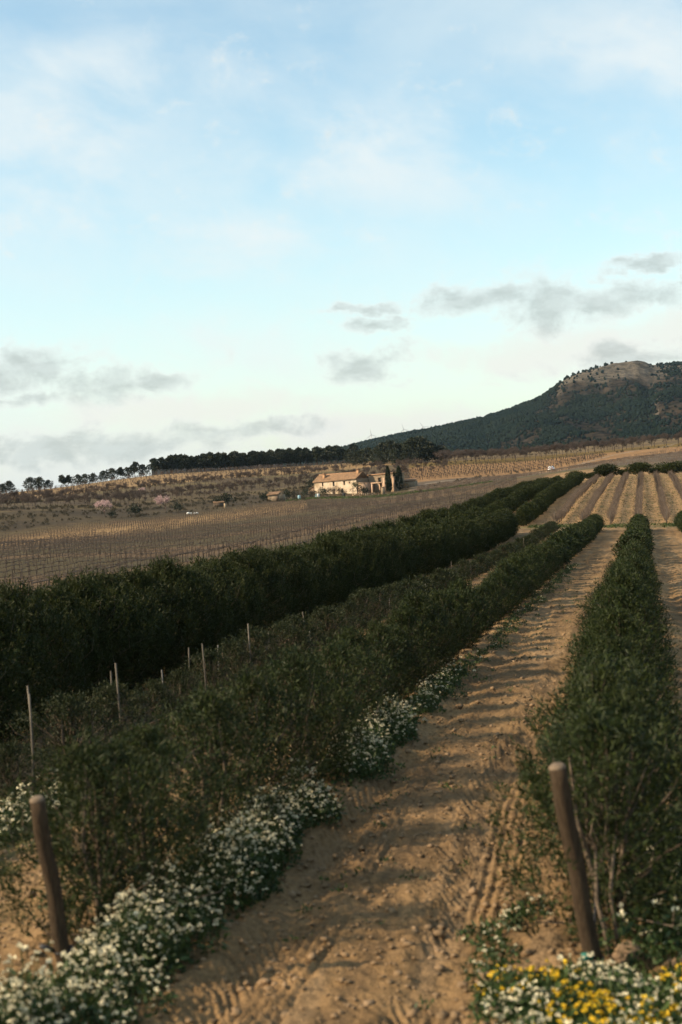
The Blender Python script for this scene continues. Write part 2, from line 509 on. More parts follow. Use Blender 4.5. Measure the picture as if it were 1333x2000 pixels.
MT = {}
MT['ground'] = mat_ground('soil')
MT['olive'] = mat_leaf('olive leaf', (.016, .028, .007), (.036, .046, .010), back=(.028, .036, .015), spec=.16)
MT['olive_big'] = mat_leaf('dense hedge leaf', (.015, .024, .007), (.038, .044, .010), back=(.025, .031, .012), spec=.14, trans=.30)
MT['olive_young'] = mat_leaf('young olive leaf', (.017, .026, .008), (.032, .038, .013), back=(.028, .034, .016), spec=.16)
MT['pine'] = mat_leaf('pine needles', (.012, .018, .008), (.025, .030, .011), scale=.5, trans=.1)
MT['cypress'] = mat_leaf('cypress scales', (.014, .022, .010), (.026, .034, .014), scale=.9, trans=.05)
MT['scrub'] = mat_leaf('scrub leaf', (.034, .030, .015), (.060, .047, .025), scale=.6)
MT['weed'] = mat_leaf('weed leaf', (.026, .050, .014), (.045, .070, .018), scale=6)
MT['petal'] = mat_leaf('white petals', (.68, .62, .44), (.78, .71, .50), scale=20, trans=.3, rnd=.02)
MT['yellow'] = mat_leaf('yellow petals', (.74, .46, .02), (.78, .55, .03), scale=20, trans=.25, rnd=.02)
MT['pink'] = mat_leaf('pink blossom', (.46, .30, .29), (.55, .39, .37), scale=3, trans=.3)
MT['bark'] = mat_plain('olive bark', (.085, .062, .042), (.14, .105, .075), 12, .9, .4)
MT['vine'] = mat_plain('vine cane', (.085, .062, .046), (.16, .118, .088), 6, .9, rnd=.25)
MT['vine_red'] = mat_plain('pruned vine wood', (.050, .038, .030), (.095, .073, .058), 6, .9, rnd=.2)
MT['almond'] = mat_plain('almond bark', (.055, .040, .032), (.095, .070, .056), 3, .9, rnd=.2)
MT['pinebark'] = mat_plain('pine bark', (.09, .06, .045), (.15, .10, .075), 2, .9)
MT['post'] = mat_plain('weathered post', (.045, .031, .020), (.085, .060, .038), 9, .95, .8, 40, stretch=(6, 6, .7), cc_=(.06, .042, .028), spec=.1)
MT['postend'] = mat_plain('sawn post end', (.11, .078, .052), (.16, .118, .08), 20, .95, .3)
MT['stake'] = mat_plain('grey cane stake', (.075, .064, .050), (.125, .105, .082), 9, .85, rnd=.25)
MT['steel'] = mat_plain('galvanised stake', (.11, .105, .098), (.15, .145, .135), 9, .8, rnd=.1)
MT['hose'] = mat_plain('black hose', (.02, .02, .022), (.035, .035, .037), 9, .5)
MT['green_tie'] = mat_plain('green plastic tie', (.012, .11, .085), (.018, .14, .11), 9, .6)
MT['stone'] = mat_plain('limestone', (.19, .128, .076), (.28, .195, .12), 5, .9, .6, 20)
MT['pale_stone'] = mat_plain('pale limestone', (.40, .285, .175), (.50, .37, .24), 6, .9, .4, 20)
MT['plaster'] = mat_plain('worn limewash', (.42, .325, .225), (.56, .45, .335), .8, .9, .3, 8, cc_=(.32, .235, .15))
MT['rubble'] = mat_plain('rubble stone wall', (.17, .125, .08), (.27, .205, .14), 2.2, .95, .6, 6, cc_=(.21, .155, .10))
MT['adobe'] = mat_plain('pinkish render', (.31, .205, .135), (.41, .285, .20), 1.1, .95, .3, 8)
MT['tile'] = mat_plain('old clay tiles', (.15, .085, .045), (.26, .16, .088), 2.6, .9, .6, 7, cc_=(.12, .08, .05))
MT['brick'] = mat_plain('orange brick', (.30, .165, .085), (.38, .225, .125), 3, .9, .3)
MT['wood'] = mat_plain('dark timber', (.07, .05, .035), (.11, .08, .055), 6, .8)
MT['glass'] = mat_plain('dark window glass', (.012, .016, .018), (.02, .026, .028), 2, .15, spec=.5)
MT['blue'] = mat_plain('blue plastic', (.22, .36, .42), (.30, .45, .50), 4, .5)
MT['white'] = mat_plain('white sheeting', (.50, .51, .50), (.58, .58, .56), 3, .7)
MT['turbine'] = mat_plain('turbine grey', (.40, .42, .44), (.45, .47, .49), .05, .5)
MT['carpaint'] = mat_plain('white car paint', (.74, .75, .75), (.78, .79, .79), 2, .25, spec=.5)
MT['carglass'] = mat_plain('car glass', (.01, .012, .015), (.016, .02, .024), 2, .1, spec=.5)
MT['tyre'] = mat_plain('tyre rubber', (.015, .015, .015), (.025, .025, .025), 9, .8)
MT['rim'] = mat_plain('alloy rim', (.35, .35, .36), (.42, .42, .43), 9, .35)
MT['red'] = mat_plain('red lens', (.45, .02, .015), (.5, .03, .02), 9, .3)
MT['plate'] = mat_plain('number plate', (.06, .06, .06), (.09, .09, .09), 9, .5)
MT['mtree'] = mat_plain('mountain pines', (.006, .012, .010), (.013, .019, .013), .01, 1.0, spec=0)
MT['grass'] = mat_leaf('grass blade', (.036, .056, .014), (.060, .076, .021), scale=1.5)
MT['drygrass'] = mat_leaf('dry grass', (.17, .14, .06), (.24, .19, .09), scale=1.5)

# ------------------------------------------------------------------ ground sheet
th = np.concatenate([np.linspace(-180, -60, 16)[:-1], np.linspace(-60, -16.5, 24)[:-1], np.linspace(-16.5, 17.5, 430), np.linspace(17.5, 60, 24)[1:], np.linspace(60, 180, 16)[1:]]) * math.pi / 180
rad = np.concatenate([[.6, 2.0], np.geomspace(5, 300, 600), np.geomspace(300, 1500, 150)[1:], np.geomspace(1500, 25000, 26)[1:]])
TH, RD = np.meshgrid(th, rad)
gx = (RD * np.sin(TH)).ravel(); gy = (RD * np.cos(TH)).ravel()
gzv = ground(gx, gy, True)
NT, NR = len(th), len(rad)
# photo-frame coordinates of each vertex for land-use zones
gX = gx * CR - (gzv - H) * SR
gs, gr = sr_of(np.clip(gX, -400, 400), gy)
gu = 666.5 + F * gX / np.maximum(gy, 1.0)


def lerpc(c0, c1, f): return c0 * (1 - f[:, None]) + np.array(c1) * f[:, None]


n_a = fbm(gx * .35, gy * .35, 41, 4); n_b = fbm(gx * .06, gy * .06, 51, 4); n_c = fbm(gx * 1.6, gy * 1.6, 61, 3)
colr = np.tile(np.array([.228, .144, .068]), (len(gx), 1))
colr = lerpc(colr, (0.123, 0.080, 0.043), sstep(n_a, .45, .7) * .6)
streak = fbm(gs * 2.6, gr * .22, 45, 4)
colr = lerpc(colr, (0.123, 0.079, 0.041), sstep(streak, .50, .70) * .55)
colr = lerpc(colr, (0.246, 0.168, 0.094), sstep(streak, .42, .28) * .5)
# loose stones in the vine block, sparse green weeds
blk2 = sstep(gr, 140, 146) * (1 - sstep(gr, 276, 282)) * sstep(gs, -10.5, -9.5)
colr = lerpc(colr, (0.284, 0.181, 0.088), blk2)
colr = lerpc(colr, (0.086, 0.082, 0.030), blk2 * sstep(n_c, .60, .75) * .7)
# olive strips left of the track are weedier
lw = sstep(-gs, 5.2, 6.5) * (gr < 138) * (gs > -30)
colr = lerpc(colr, (.15, .097, .055), lw * .6)
colr = lerpc(colr, (.075, .075, .028), lw * sstep(n_c, .52, .68) * .8)
# grassy headland between the two blocks and at the end of the vine block
hd = np.exp(-((gr - 139.5) / 3.4) ** 2) * (gs > -14) * sstep(n_a, .28, .5)
hd = np.maximum(hd, np.exp(-((gr - 282) / 5.0) ** 2) * (gs > -14) * .7)
colr = lerpc(colr, (.060, .066, .024), np.clip(hd * .7, 0, 1))
# left vineyard
far = sstep(-gs, 21.5, 23.5)
UB = [-300, 0, 300, 620, 900, 1333, 1700]


def yb(vals): return np.interp(gu, UB, vals)


vy = far
soil_v = np.array([.098, .064, .035]) * np.ones((len(gx), 1))
soil_v = lerpc(soil_v, (0.050, 0.044, 0.021), sstep(n_b, .40, .60) * .7)
soil_v = lerpc(soil_v, (0.165, 0.102, 0.051), np.exp(-((gs + 23.6) / 1.6) ** 2))
e0 = yb([330, 330, 395, 478, 440, 300, 300])
soil_v = lerpc(soil_v, (.22, .140, .066), np.exp(-((gy - e0 * .86) / (e0 * .085)) ** 2) * (gu < 600))
colr = np.where(vy[:, None] > .5, soil_v, colr)
past = (gr > 290) | (gs < -26)


def band(lo, hi, cA, cB, nz=n_b, fmin=.4, fmax=.6, soft=6.0, extra=True):
    global colr
    f = sstep(gy, lo - soft, lo + soft) * past * extra
    cb_ = lerpc(np.tile(np.array(cA), (len(gx), 1)), cB, sstep(nz, fmin, fmax))
    colr = colr * (1 - f[:, None]) + cb_ * f[:, None]


left = gu < 800
band(yb([330, 330, 395, 478, 560, 900, 900]), 0, (.046, .034, .020), (.062, .046, .025), extra=left)
band(yb([385, 395, 470, 545, 600, 900, 900]), 0, (0.098, 0.073, 0.037), (0.066, 0.047, 0.028), extra=left)
band(yb([430, 440, 505, 575, 630, 900, 900]), 0, (0.066, 0.048, 0.030), (0.086, 0.064, 0.033), extra=left)
band(yb([520, 525, 585, 640, 680, 900, 900]), 0, (0.105, 0.080, 0.036), (0.074, 0.053, 0.031), extra=left)
band(yb([600, 610, 660, 705, 745, 900, 900]), 0, (0.234, 0.152, 0.072), (0.187, 0.121, 0.058), extra=left)
band(yb([840, 840, 860, 890, 930, 1100, 1100]), 0, (0.101, 0.074, 0.039), (0.070, 0.055, 0.028), extra=left)
rt = gu >= 800
band(yb([0, 0, 0, 470, 440, 300, 300]), 0, (0.090, 0.071, 0.036), (0.065, 0.059, 0.024), extra=rt)
band(yb([0, 0, 0, 490, 460, 320, 320]), 0, (0.090, 0.068, 0.048), (0.115, 0.088, 0.059), extra=rt)
band(yb([0, 0, 0, 520, 535, 560, 560]), 0, (0.223, 0.130, 0.059), (0.187, 0.108, 0.049), extra=rt)
band(yb([0, 0, 0, 640, 660, 680, 680]), 0, (0.108, 0.072, 0.022), (0.137, 0.090, 0.026), extra=rt)
band(yb([0, 0, 0, 715, 730, 770, 770]), 0, (0.094, 0.065, 0.034), (0.133, 0.094, 0.049), extra=rt)
colr = colr * (0.86 + .28 * fbm(gx * .8, gy * .8, 71, 3))[:, None]

idx = np.arange(NT * NR).reshape(NR, NT)
Q = np.stack([idx[:-1, :-1], idx[:-1, 1:], idx[1:, 1:], idx[1:, :-1]], -1).reshape(-1, 4)[:, ::-1]
GV = np.stack([gx, gy, gzv], 1)
fc_s = gs[Q].mean(1); fc_r = gr[Q].mean(1); fc_y = gy[Q].mean(1); fc_u = gu[Q].mean(1); fc_x = gx[Q].mean(1)
track = (fc_s > -3.95) & (fc_s < -.55) & (fc_r > 2) & (fc_r < 137)
# dirt road the car drives on
ROADP = np.array([[at(u, y).x, y] for u, y in ((760, 500), (830, 508), (930, 525), (1020, 542), (1078, 556), (1130, 578), (1200, 622), (1280, 700), (1360, 790))])
rdx = np.interp(fc_x, ROADP[:, 0], ROADP[:, 1])
road = (np.abs(fc_y - rdx) < 3.2) & (fc_x > ROADP[0, 0]) & (fc_x < ROADP[-1, 0])
zone = np.where(track, 1, np.where(road, 2, 0))


def sub_sheet(name, mask, label, tint=None):
    f = Q[mask]; used, inv = np.unique(f, return_inverse=True)
    me = Geo().add(GV[used], inv.reshape(-1, 4)).mesh(name, MT['ground'], True)
    ca = me.color_attributes.new('Col', 'FLOAT_COLOR', 'POINT')
    cdat = np.ones((len(used), 4), np.float32); cdat[:, :3] = colr[used] if tint is None else colr[used] * .3 + np.array(tint) * .7
    ca.data.foreach_set('color', cdat.ravel())
    o = obj(name, me); o['kind'] = 'structure'; o['label'] = label
    return o


sub_sheet('ground', zone == 0, 'brown ploughed soil and terraced fields')
sub_sheet('dirt_track', zone == 1, 'sandy dirt track with tyre marks between two olive rows')
sub_sheet('road', zone == 2, 'grey gravel road crossing the fields behind the vines', (.19, .155, .115))

# ------------------------------------------------------------------ mountain
SIL = np.array([(300, 905), (420, 898), (560, 893), (640, 886), (700, 870), (760, 857), (850, 839), (900, 829), (960, 816), (1020, 796), (1060, 781), (1098, 757), (1115, 741), (1140, 729),
                (1190, 716), (1230, 708), (1262, 703), (1276, 706), (1290, 713), (1333, 710), (1420, 705), (1550, 735), (1750, 800), (2000, 880)], float)
mu = np.linspace(300, 2000, 330); mt = np.linspace(0, 1.35, 120)
sv = np.interp(mu, SIL[:, 0], SIL[:, 1])
MV = []
for t_ in mt:
    d = 1500 + 1700 * t_
    # ridge point
    rx, ry, rz_ = px(mu, sv, 3200.0)
    bz = 2.0
    cliff = sstep(mu, 1060, 1160) * (1 - sstep(mu, 1276, 1300) * .7)
    tt = min(t_, 1.0)
    prof = (1 - cliff) * (tt ** 1.15) + cliff * np.where(tt < .80, .70 * (tt / .80) ** 1.2, .70 + .30 * sstep(np.full_like(mu, tt), .80, .99))
    z = bz + (rz_ - bz) * prof
    if t_ > 1: z = z - (t_ - 1) * 260
    x = (mu - 666.5) * d / F
    y = np.full_like(x, d)
    n_ = fbm(x * .006, y * .004, 91, 5) - .5
    gul = np.abs(fbm(x * .0042 + 3, y * .0012, 95, 4) - .5)
    k = np.sin(math.pi * min(t_, 1.0)) if t_ < 1 else 0.0
    z = z + n_ * 46 * k * np.clip((rz_ - 10) / 120, .1, 1.2) - gul * 60 * k * np.clip((rz_ - 20) / 150, 0, 1.2) + (fbm(x * .03, y * .03, 97, 3) - .5) * 5
    z = z + cliff * (fbm(x * .02, y * .006, 99, 4) - .5) * 22 * (0.78 < tt < .99)
    MV.append(np.stack([x, y, z], 1))
MV = np.stack(MV)
MVw = MV.copy()
nmu, nmt = len(mu), len(mt)
mi = np.arange(nmu * nmt).reshape(nmt, nmu)
MQ = np.stack([mi[:-1, :-1], mi[:-1, 1:], mi[1:, 1:], mi[1:, :-1]], -1).reshape(-1, 4)


def mat_mountain():
    m = bpy.data.materials.new('mountain scrub and rock'); m.use_nodes = True; t = m.node_tree; t.nodes.clear(); n = NB(t)
    geo = n.n('ShaderNodeNewGeometry'); pos = geo.outputs['Position']
    s1 = n.ramp(n.noise(pos, .045, 6, .65), .42, .58)
    col = n.mix(s1, (0.012, 0.012, 0.010, 1), (0.050, 0.037, 0.026, 1))
    s2 = n.ramp(n.noise(pos, .012, 5, .6), .40, .60)
    col = n.mix(n.m('MULTIPLY', s2, .45), col, (0.013, 0.014, 0.010, 1))
    spx = n.n('ShaderNodeSeparateXYZ'); t.links.new(geo.outputs['True Normal'], spx.inputs[0])
    steep = n.ramp(spx.outputs[2], .62, .90, 1.0, 0.0)
    rk = n.mix(n.ramp(n.noise(pos, .05, 7, .72), .38, .62), (.150, .126, .098, 1), (.045, .042, .033, 1))
    spp = n.n('ShaderNodeSeparateXYZ'); t.links.new(pos, spp.inputs[0])
    cap = n.m('MULTIPLY', n.ramp(n.m('ADD', spp.outputs[2], n.m('MULTIPLY', n.noise(pos, .02, 5, .6), 60)), 215, 245), .85)
    steep = n.m('MAXIMUM', steep, cap)
    col = n.mix(steep, col, rk)
    p = n.n('ShaderNodeBsdfPrincipled'); t.links.new(col, p.inputs['Base Color']); p.inputs['Roughness'].default_value = 1; p.inputs['Specular IOR Level'].default_value = 0
    bn = n.n('ShaderNodeBump'); bn.inputs['Strength'].default_value = 1; bn.inputs['Distance'].default_value = 6
    t.links.new(n.noise(pos, .07, 6, .65), bn.inputs['Height']); t.links.new(bn.outputs[0], p.inputs['Normal'])
    o = n.n('ShaderNodeOutputMaterial'); t.links.new(p.outputs[0], o.inputs[0])
    return m


o = obj('mountain', Geo().add(MVw.reshape(-1, 3), MQ).mesh('mountain', mat_mountain(), True)); o['kind'] = 'structure'; o['label'] = 'dark scrubby mountain with a rocky flat summit'


def mount_pt(u, t_):
    i = np.clip(np.interp(u, mu, np.arange(nmu)), 0, nmu - 1.001); j = np.clip(np.interp(t_, mt, np.arange(nmt)), 0, nmt - 1.001)
    i0 = i.astype(int); j0 = j.astype(int); fi = (i - i0)[:, None]; fj = (j - j0)[:, None]
    return (MVw[j0, i0] * (1 - fi) + MVw[j0, i0 + 1] * fi) * (1 - fj) + (MVw[j0 + 1, i0] * (1 - fi) + MVw[j0 + 1, i0 + 1] * fi) * fj


ICO = np.array([[0, 0, 1], *[[.894 * math.cos(a), .894 * math.sin(a), .447] for a in np.arange(5) * 2 * math.pi / 5], *[[.894 * math.cos(a), .894 * math.sin(a), -.447] for a in (np.arange(5) + .5) * 2 * math.pi / 5], [0, 0, -1]])
ICOT = [[0, i + 1, (i + 1) % 5 + 1] for i in range(5)] + [[i + 1, i + 6, (i + 1) % 5 + 1] for i in range(5)] + [[(i + 1) % 5 + 1, i + 6, (i + 1) % 5 + 6] for i in range(5)] + [[11, (i + 1) % 5 + 6, i + 6] for i in range(5)]
ICOT = np.array(ICOT)


def scatter_ico(g, P_, rx_, rz_, jit=.35):
    n = len(P_); V = ICO[None] * (1 + RNG.uniform(-jit, jit, (n, 12, 1)))
    V = V * np.stack([rx_, rx_, rz_], 1)[:, None, :] + P_[:, None, :]
    T = (ICOT[None] + (np.arange(n) * 12)[:, None, None]).reshape(-1, 3)
    g.add(V.reshape(-1, 3), T=T)


n = 62000
uu = RNG.uniform(560, 1420, n); tt = RNG.uniform(.08, 1.02, n) ** .9
dens = fbm(uu * .012, tt * 5.0, 131, 4)
w_ = sstep(dens, .44, .60) * .62 + .08
fl = (1 - sstep(uu, 1010, 1120)) * sstep(tt, .42, .62); w_ = np.maximum(w_, fl * .98)     # wooded shoulder
w_ = np.maximum(w_, np.exp(-((tt - .66) / .07) ** 2) * sstep(uu, 1050, 1150) * .95)
w_ = w_ * np.where((uu > 1100) & (uu < 1285) & (tt > .80), .12, 1.0)
keep = RNG.random(n) < w_
uu, tt = uu[keep], tt[keep]
ur = RNG.uniform(640, 1110, 420); uu = np.concatenate([uu, ur]); tt = np.concatenate([tt, RNG.uniform(.975, 1.005, 420)])
Pm = mount_pt(uu, tt); hsz = RNG.uniform(1.1, 3.8, len(uu)) * np.where(tt > .97, 1.3, 1.0)
g = Geo(); scatter_ico(g, Pm + np.array([0, 0, 1.0]) * hsz[:, None] * .7, hsz * RNG.uniform(.7, 1.1, len(uu)), hsz * 1.05)
o = obj('mountain_wood', g.mesh('mountain_wood', MT['mtree'])); tag(o, 'dark pine wood and scrub dotted over the mountain slopes', 'woodland', kind='stuff')

# wind turbines beyond the mountain shoulder
def turbine(u, v_hub, v_base, ang, label):
    d = 4300.0
    bx_, by_, bz_ = px(u, v_base + 26, d); hx, hy, hz_ = px(u, v_hub, d)
    t = thing('wind_turbine', label, 'wind turbine', (hx, by_, bz_), group='wind turbines on the skyline')
    hh = hz_ - bz_
    obj('tower', Geo().tube([(0, 0, 0), (0, 0, hh * .5), (0, 0, hh)], [1.6, 1.3, .9], 10).mesh('tower', MT['turbine'], True), t)
    obj('nacelle', Geo().box((0, -1, hh + 1.2), (2.4, 7, 2.6)).mesh('nacelle', MT['turbine']), t)
    obj('hub', Geo().tube([(0, -5.2, hh + 1.2), (0, -7.5, hh + 1.2), (0, -8.6, hh + 1.2)], [1.9, 1.7, .5], 8).mesh('hub', MT['turbine'], True), t)
    for k in range(3):
        a = ang + k * 2 * math.pi / 3; dx, dz = math.sin(a), math.cos(a); px_, pz_ = dz, -dx
        L = 20.0
        P_ = [(dx * 1.0, -7, hh + 1.2 + dz * 1.0)]
        V = []
        for q, w2 in ((1.2, .6), (5, 1.2), (14, .8), (L, .25)):
            for sgn in (-1, 1):
                for dy in (-.35, .35): V.append((dx * q + px_ * w2 * sgn * .7, -7.2 + dy * w2, hh + 1.2 + dz * q + pz_ * w2 * sgn * .7))
        Qb = []
        for q in range(3):
            a0 = q * 4; b0 = a0 + 4
            Qb += [[a0, a0 + 1, b0 + 1, b0], [a0 + 1, a0 + 3, b0 + 3, b0 + 1], [a0 + 3, a0 + 2, b0 + 2, b0 + 3], [a0 + 2, a0, b0, b0 + 2]]
        Qb += [[0, 2, 3, 1], [12, 13, 15, 14]]
        obj('blade', Geo().add(V, Qb).mesh('blade', MT['turbine']), t)


turbine(725.5, 850, 858, -.12, 'leftmost and lowest wind turbine on the mountain shoulder')
turbine(788.5, 839.5, 850, -.22, 'middle wind turbine on the mountain shoulder skyline')
turbine(826.5, 835, 846, -.55, 'rightmost of the three wind turbines, closest to the summit')

# ------------------------------------------------------------------ plants: builders
def olive_mesh(h, w, nsh, nlf, ll, lw, seed, mat, low=.10, up=.6, twig=True, ellip=1.0, surf=.55, bark='bark', stems=1, tw=4):
    global RNG
    RNG = np.random.default_rng(seed); rs = random.Random(seed)
    z = RNG.uniform(0, 1, nsh) ** .8
    prof = np.interp(z, [0, .12, .35, .6, .82, 1.0], [.42, .72, 1.0, .95, .68, .16])
    lob = np.array([rs.uniform(.75, 1.2) for _ in range(9)])
    a = RNG.uniform(0, 2 * math.pi, nsh)
    lobf = np.interp((a / (2 * math.pi) * 8 + z * 2.3) % 8, np.arange(9), np.concatenate([lob[:8], lob[:1]]))
    rr = (RNG.uniform(0, 1, nsh) ** surf) * w / 2 * prof * lobf
    zz = low * h + z * (1 - low) * h
    Pt = np.stack([rr * np.cos(a), rr * np.sin(a) * ellip, zz * (.93 + .14 * lobf * RNG.uniform(.6, 1.1, nsh))], 1)
    L = RNG.uniform(.16, .34, nsh) * (h / 1.7)
    d = np.stack([np.cos(a) * rr / (w / 2) * .8, np.sin(a) * rr / (w / 2) * .8, np.full(nsh, up)], 1) + RNG.normal(0, .28, (nsh, 3))
    d /= np.linalg.norm(d, axis=1)[:, None]
    P0 = Pt - d * L[:, None] * .8
    t = RNG.uniform(.05, 1.15, (nsh, nlf))
    Lp = P0[:, None, :] + d[:, None, :] * (L[:, None] * t)[:, :, None] + RNG.normal(0, ll * .35, (nsh, nlf, 3))
    Ld = d[:, None, :] * .75 + RNG.normal(0, .55, (nsh, nlf, 3))
    n_ = nsh * nlf
    Lp = Lp.reshape(-1, 3); Lp[:, 2] = np.maximum(Lp[:, 2], .05)
    crown = Geo().leaves(Lp, Ld.reshape(-1, 3), ll * RNG.uniform(.7, 1.25, n_), lw * RNG.uniform(.8, 1.2, n_)).mesh('crown', mat)
    gt = Geo()
    for k in range(stems):
        ox, oy = (0, 0) if stems == 1 else (rs.uniform(-.12, .12), rs.uniform(-.12, .12))
        pts = [(ox, oy, -.05), (ox * 1.2 + rs.uniform(-.03, .03), oy * 1.2 + rs.uniform(-.03, .03), .25 * h), (ox * 1.6 + rs.uniform(-.08, .08), oy * 1.6 + rs.uniform(-.08, .08), .55 * h), (ox * 2 + rs.uniform(-.1, .1), oy * 2 + rs.uniform(-.1, .1), .88 * h)]
        gt.tube(pts, [.030 * h / 1.7 + .008, .026 * h / 1.7, .017, .006], 6)
    if twig:
        ax = np.stack([P0[:, 0] * .25, P0[:, 1] * .25, np.maximum(P0[:, 2] * .62, .1)], 1)
        sel = np.arange(0, nsh, tw)
        gt.segs(ax[sel], P0[sel], .009, .006, 3); gt.segs(P0[sel], Pt[sel], .006, .003, 3)
    return [('trunk', gt.mesh('trunk', MT[bark])), ('crown', crown)]


def shrub_mesh(rx_, rz_, n, size, seed, mat, zc=None, lobes=7):
    rs = np.random.default_rng(seed)
    global RNG
    RNG = rs
    c_ = rs.normal(0, 1, (lobes, 3)); c_ /= np.linalg.norm(c_, axis=1)[:, None]; c_ = c_ * np.array([rx_ * .5, rx_ * .5, rz_ * .4]) + np.array([0, 0, zc or rz_])
    sel = rs.integers(0, lobes, n); d = rs.normal(0, 1, (n, 3)); d /= np.linalg.norm(d, axis=1)[:, None]
    rr = rs.uniform(.25, 1, n) ** .5
    P_ = c_[sel] + d * rr[:, None] * np.array([rx_ * .55, rx_ * .55, rz_ * .55])
    P_[:, 2] = np.maximum(P_[:, 2], .05)
    return Geo().leaves(P_, d * .6 + rs.normal(0, .5, (n, 3)) + np.array([0, 0, .3]), size * rs.uniform(.7, 1.3, n), size * .55 * rs.uniform(.7, 1.3, n)).mesh('crown', mat)


def pine_mesh(h, cw, seed, bushy=False):
    global RNG
    rs = np.random.default_rng(seed); RNG = rs
    gt = Geo(); lean = rs.uniform(-.06, .06, 2) * h
    top = np.array([lean[0], lean[1], h * .9])
    pts = [(0, 0, -.4), (lean[0] * .3, lean[1] * .3, h * .3), (lean[0] * .7, lean[1] * .7, h * .6), tuple(top)]
    gt.tube(pts, [h * .022, h * .018, h * .012, h * .005], 6)
    nl = 8 if not bushy else 9
    cs, rs_ = [], []
    z0 = .36 if not bushy else .16
    for k in range(nl):
        z = h * (z0 + (1.0 - z0 - .07) * (k + .5) / nl); f = math.sin(math.pi * (.22 + .68 * (k + .5) / nl))
        a = k * 2.4 + rs.uniform(-.4, .4); r_ = cw * .5 * f * rs.uniform(.35, 1.05)
        cs.append((lean[0] * z / h + r_ * math.cos(a), lean[1] * z / h + r_ * math.sin(a), z)); rs_.append(cw * rs.uniform(.22, .33) * (.6 + .5 * f))
    cs.append((lean[0], lean[1], h * .93)); rs_.append(cw * .2)
    cs = np.array(cs); rs_ = np.array(rs_)
    gt.segs(np.stack([cs[:, 0] * .1, cs[:, 1] * .1, cs[:, 2] * .82], 1), cs, h * .008, h * .003, 4)
    n = 1500
    sel = rs.integers(0, len(cs), n); d = rs.normal(0, 1, (n, 3)); d /= np.linalg.norm(d, axis=1)[:, None]
    P_ = cs[sel] + d * (rs.uniform(.2, 1, n) ** .5 * rs_[sel])[:, None] * np.array([1.1, 1.1, .8])
    cr = Geo().leaves(P_, d * .5 + np.array([0, 0, .5]) + rs.normal(0, .5, (n, 3)), h * .085 * rs.uniform(.7, 1.4, n), h * .060 * rs.uniform(.7, 1.3, n)).mesh('crown', MT['pine'])
    return [('trunk', gt.mesh('trunk', MT['pinebark'])), ('crown', cr)]


def bare_tree(h, w, seed, mat, levels=4, fork=4, thick=.035, trunk=.22, fuzz=0):
    rs = np.random.default_rng(seed); g = Geo()
    A, B, RA, RB = [], [], [], []
    def grow(p, d, L, r, lv):
        q = p + d * L
        A.append(p); B.append(q); RA.append(r); RB.append(r * .72)
        if lv == 0: return
        for k in range(fork if lv > 1 else fork + 2):
            nd = d + rs.normal(0, .55, 3) * np.array([w, w, .55]); nd[2] += .12; nd /= np.linalg.norm(nd)
            st = q if k < 2 else p + d * L * rs.uniform(.55, 1)
            grow(st, nd, L * rs.uniform(.62, .85), r * .6, lv - 1)
    grow(np.array([0, 0, -.1]), np.array([rs.normal(0, .06), rs.normal(0, .06), 1.0]), h * trunk, h * thick, levels)
    A_, B_ = np.array(A), np.array(B); k = h / max(B_[:, 2].max(), .1); A_ = A_ * np.array([k, k, k]); B_ = B_ * k
    g.segs(A_, B_, np.maximum(np.array(RA), .012 * h / 4), np.maximum(np.array(RB), .010 * h / 4), 3)
    if fuzz:
        sel = rs.integers(0, len(B_), fuzz); sel = sel[B_[sel, 2] > h * .40]
        q = B_[sel]; dd_ = rs.normal(0, 1, (len(sel), 3)); dd_[:, 2] += .8; dd_ /= np.linalg.norm(dd_, axis=1)[:, None]
        g.segs(q, q + dd_ * (h * rs.uniform(.08, .2, len(sel)))[:, None], .006 * h, .003 * h, 3)
    return g, B_


def ordinal(i):
    if i > 11: return '%d%s' % (i + 1, {1: 'st', 2: 'nd', 3: 'rd'}.get((i + 1) % 10 if i > 19 else 0, 'th'))
    return ['first', 'second', 'third', 'fourth', 'fifth', 'sixth', 'seventh', 'eighth', 'ninth', 'tenth', 'eleventh', 'twelfth'][i]


# ------------------------------------------------------------------ olive rows
near_v = [olive_mesh(1.6, 1.45, 560, 24, .070, .0140, 100 + k, MT['olive'], stems=2, low=.04, up=.95) for k in range(4)]
loose_v = [olive_mesh(1.6, 1.95, 460, 22, .072, .0145, 110 + k, MT['olive'], stems=3, low=.05, up=1.0, surf=.75, tw=8) for k in range(4)]
mid_v = [olive_mesh(1.45, 1.40, 420, 18, .085, .0185, 120 + k, MT['olive'], low=.04, up=.9) for k in range(4)]
far_v = [olive_mesh(1.25, 1.45, 280, 9, .135, .040, 140 + k, MT['olive'], low=.05) for k in range(3)]
yng_n = [olive_mesh(1.15, 1.75, 300, 20, .068, .015, 160 + k, MT['olive_young'], low=.12, surf=.8, stems=2) for k in range(3)]
yng_f = [olive_mesh(1.0, 1.5, 190, 12, .10, .026, 170 + k, MT['olive_young'], low=.06, surf=.8) for k in range(3)]
big_n = [olive_mesh(2.75, 3.5, 1000, 26, .105, .024, 180 + k, MT['olive_big'], low=.02, up=1.5, surf=.42, tw=9) for k in range(3)]
big_f = [olive_mesh(2.5, 2.7, 620, 13, .17, .042, 190 + k, MT['olive_big'], low=.02, up=1.3, surf=.42, tw=9) for k in range(3)]


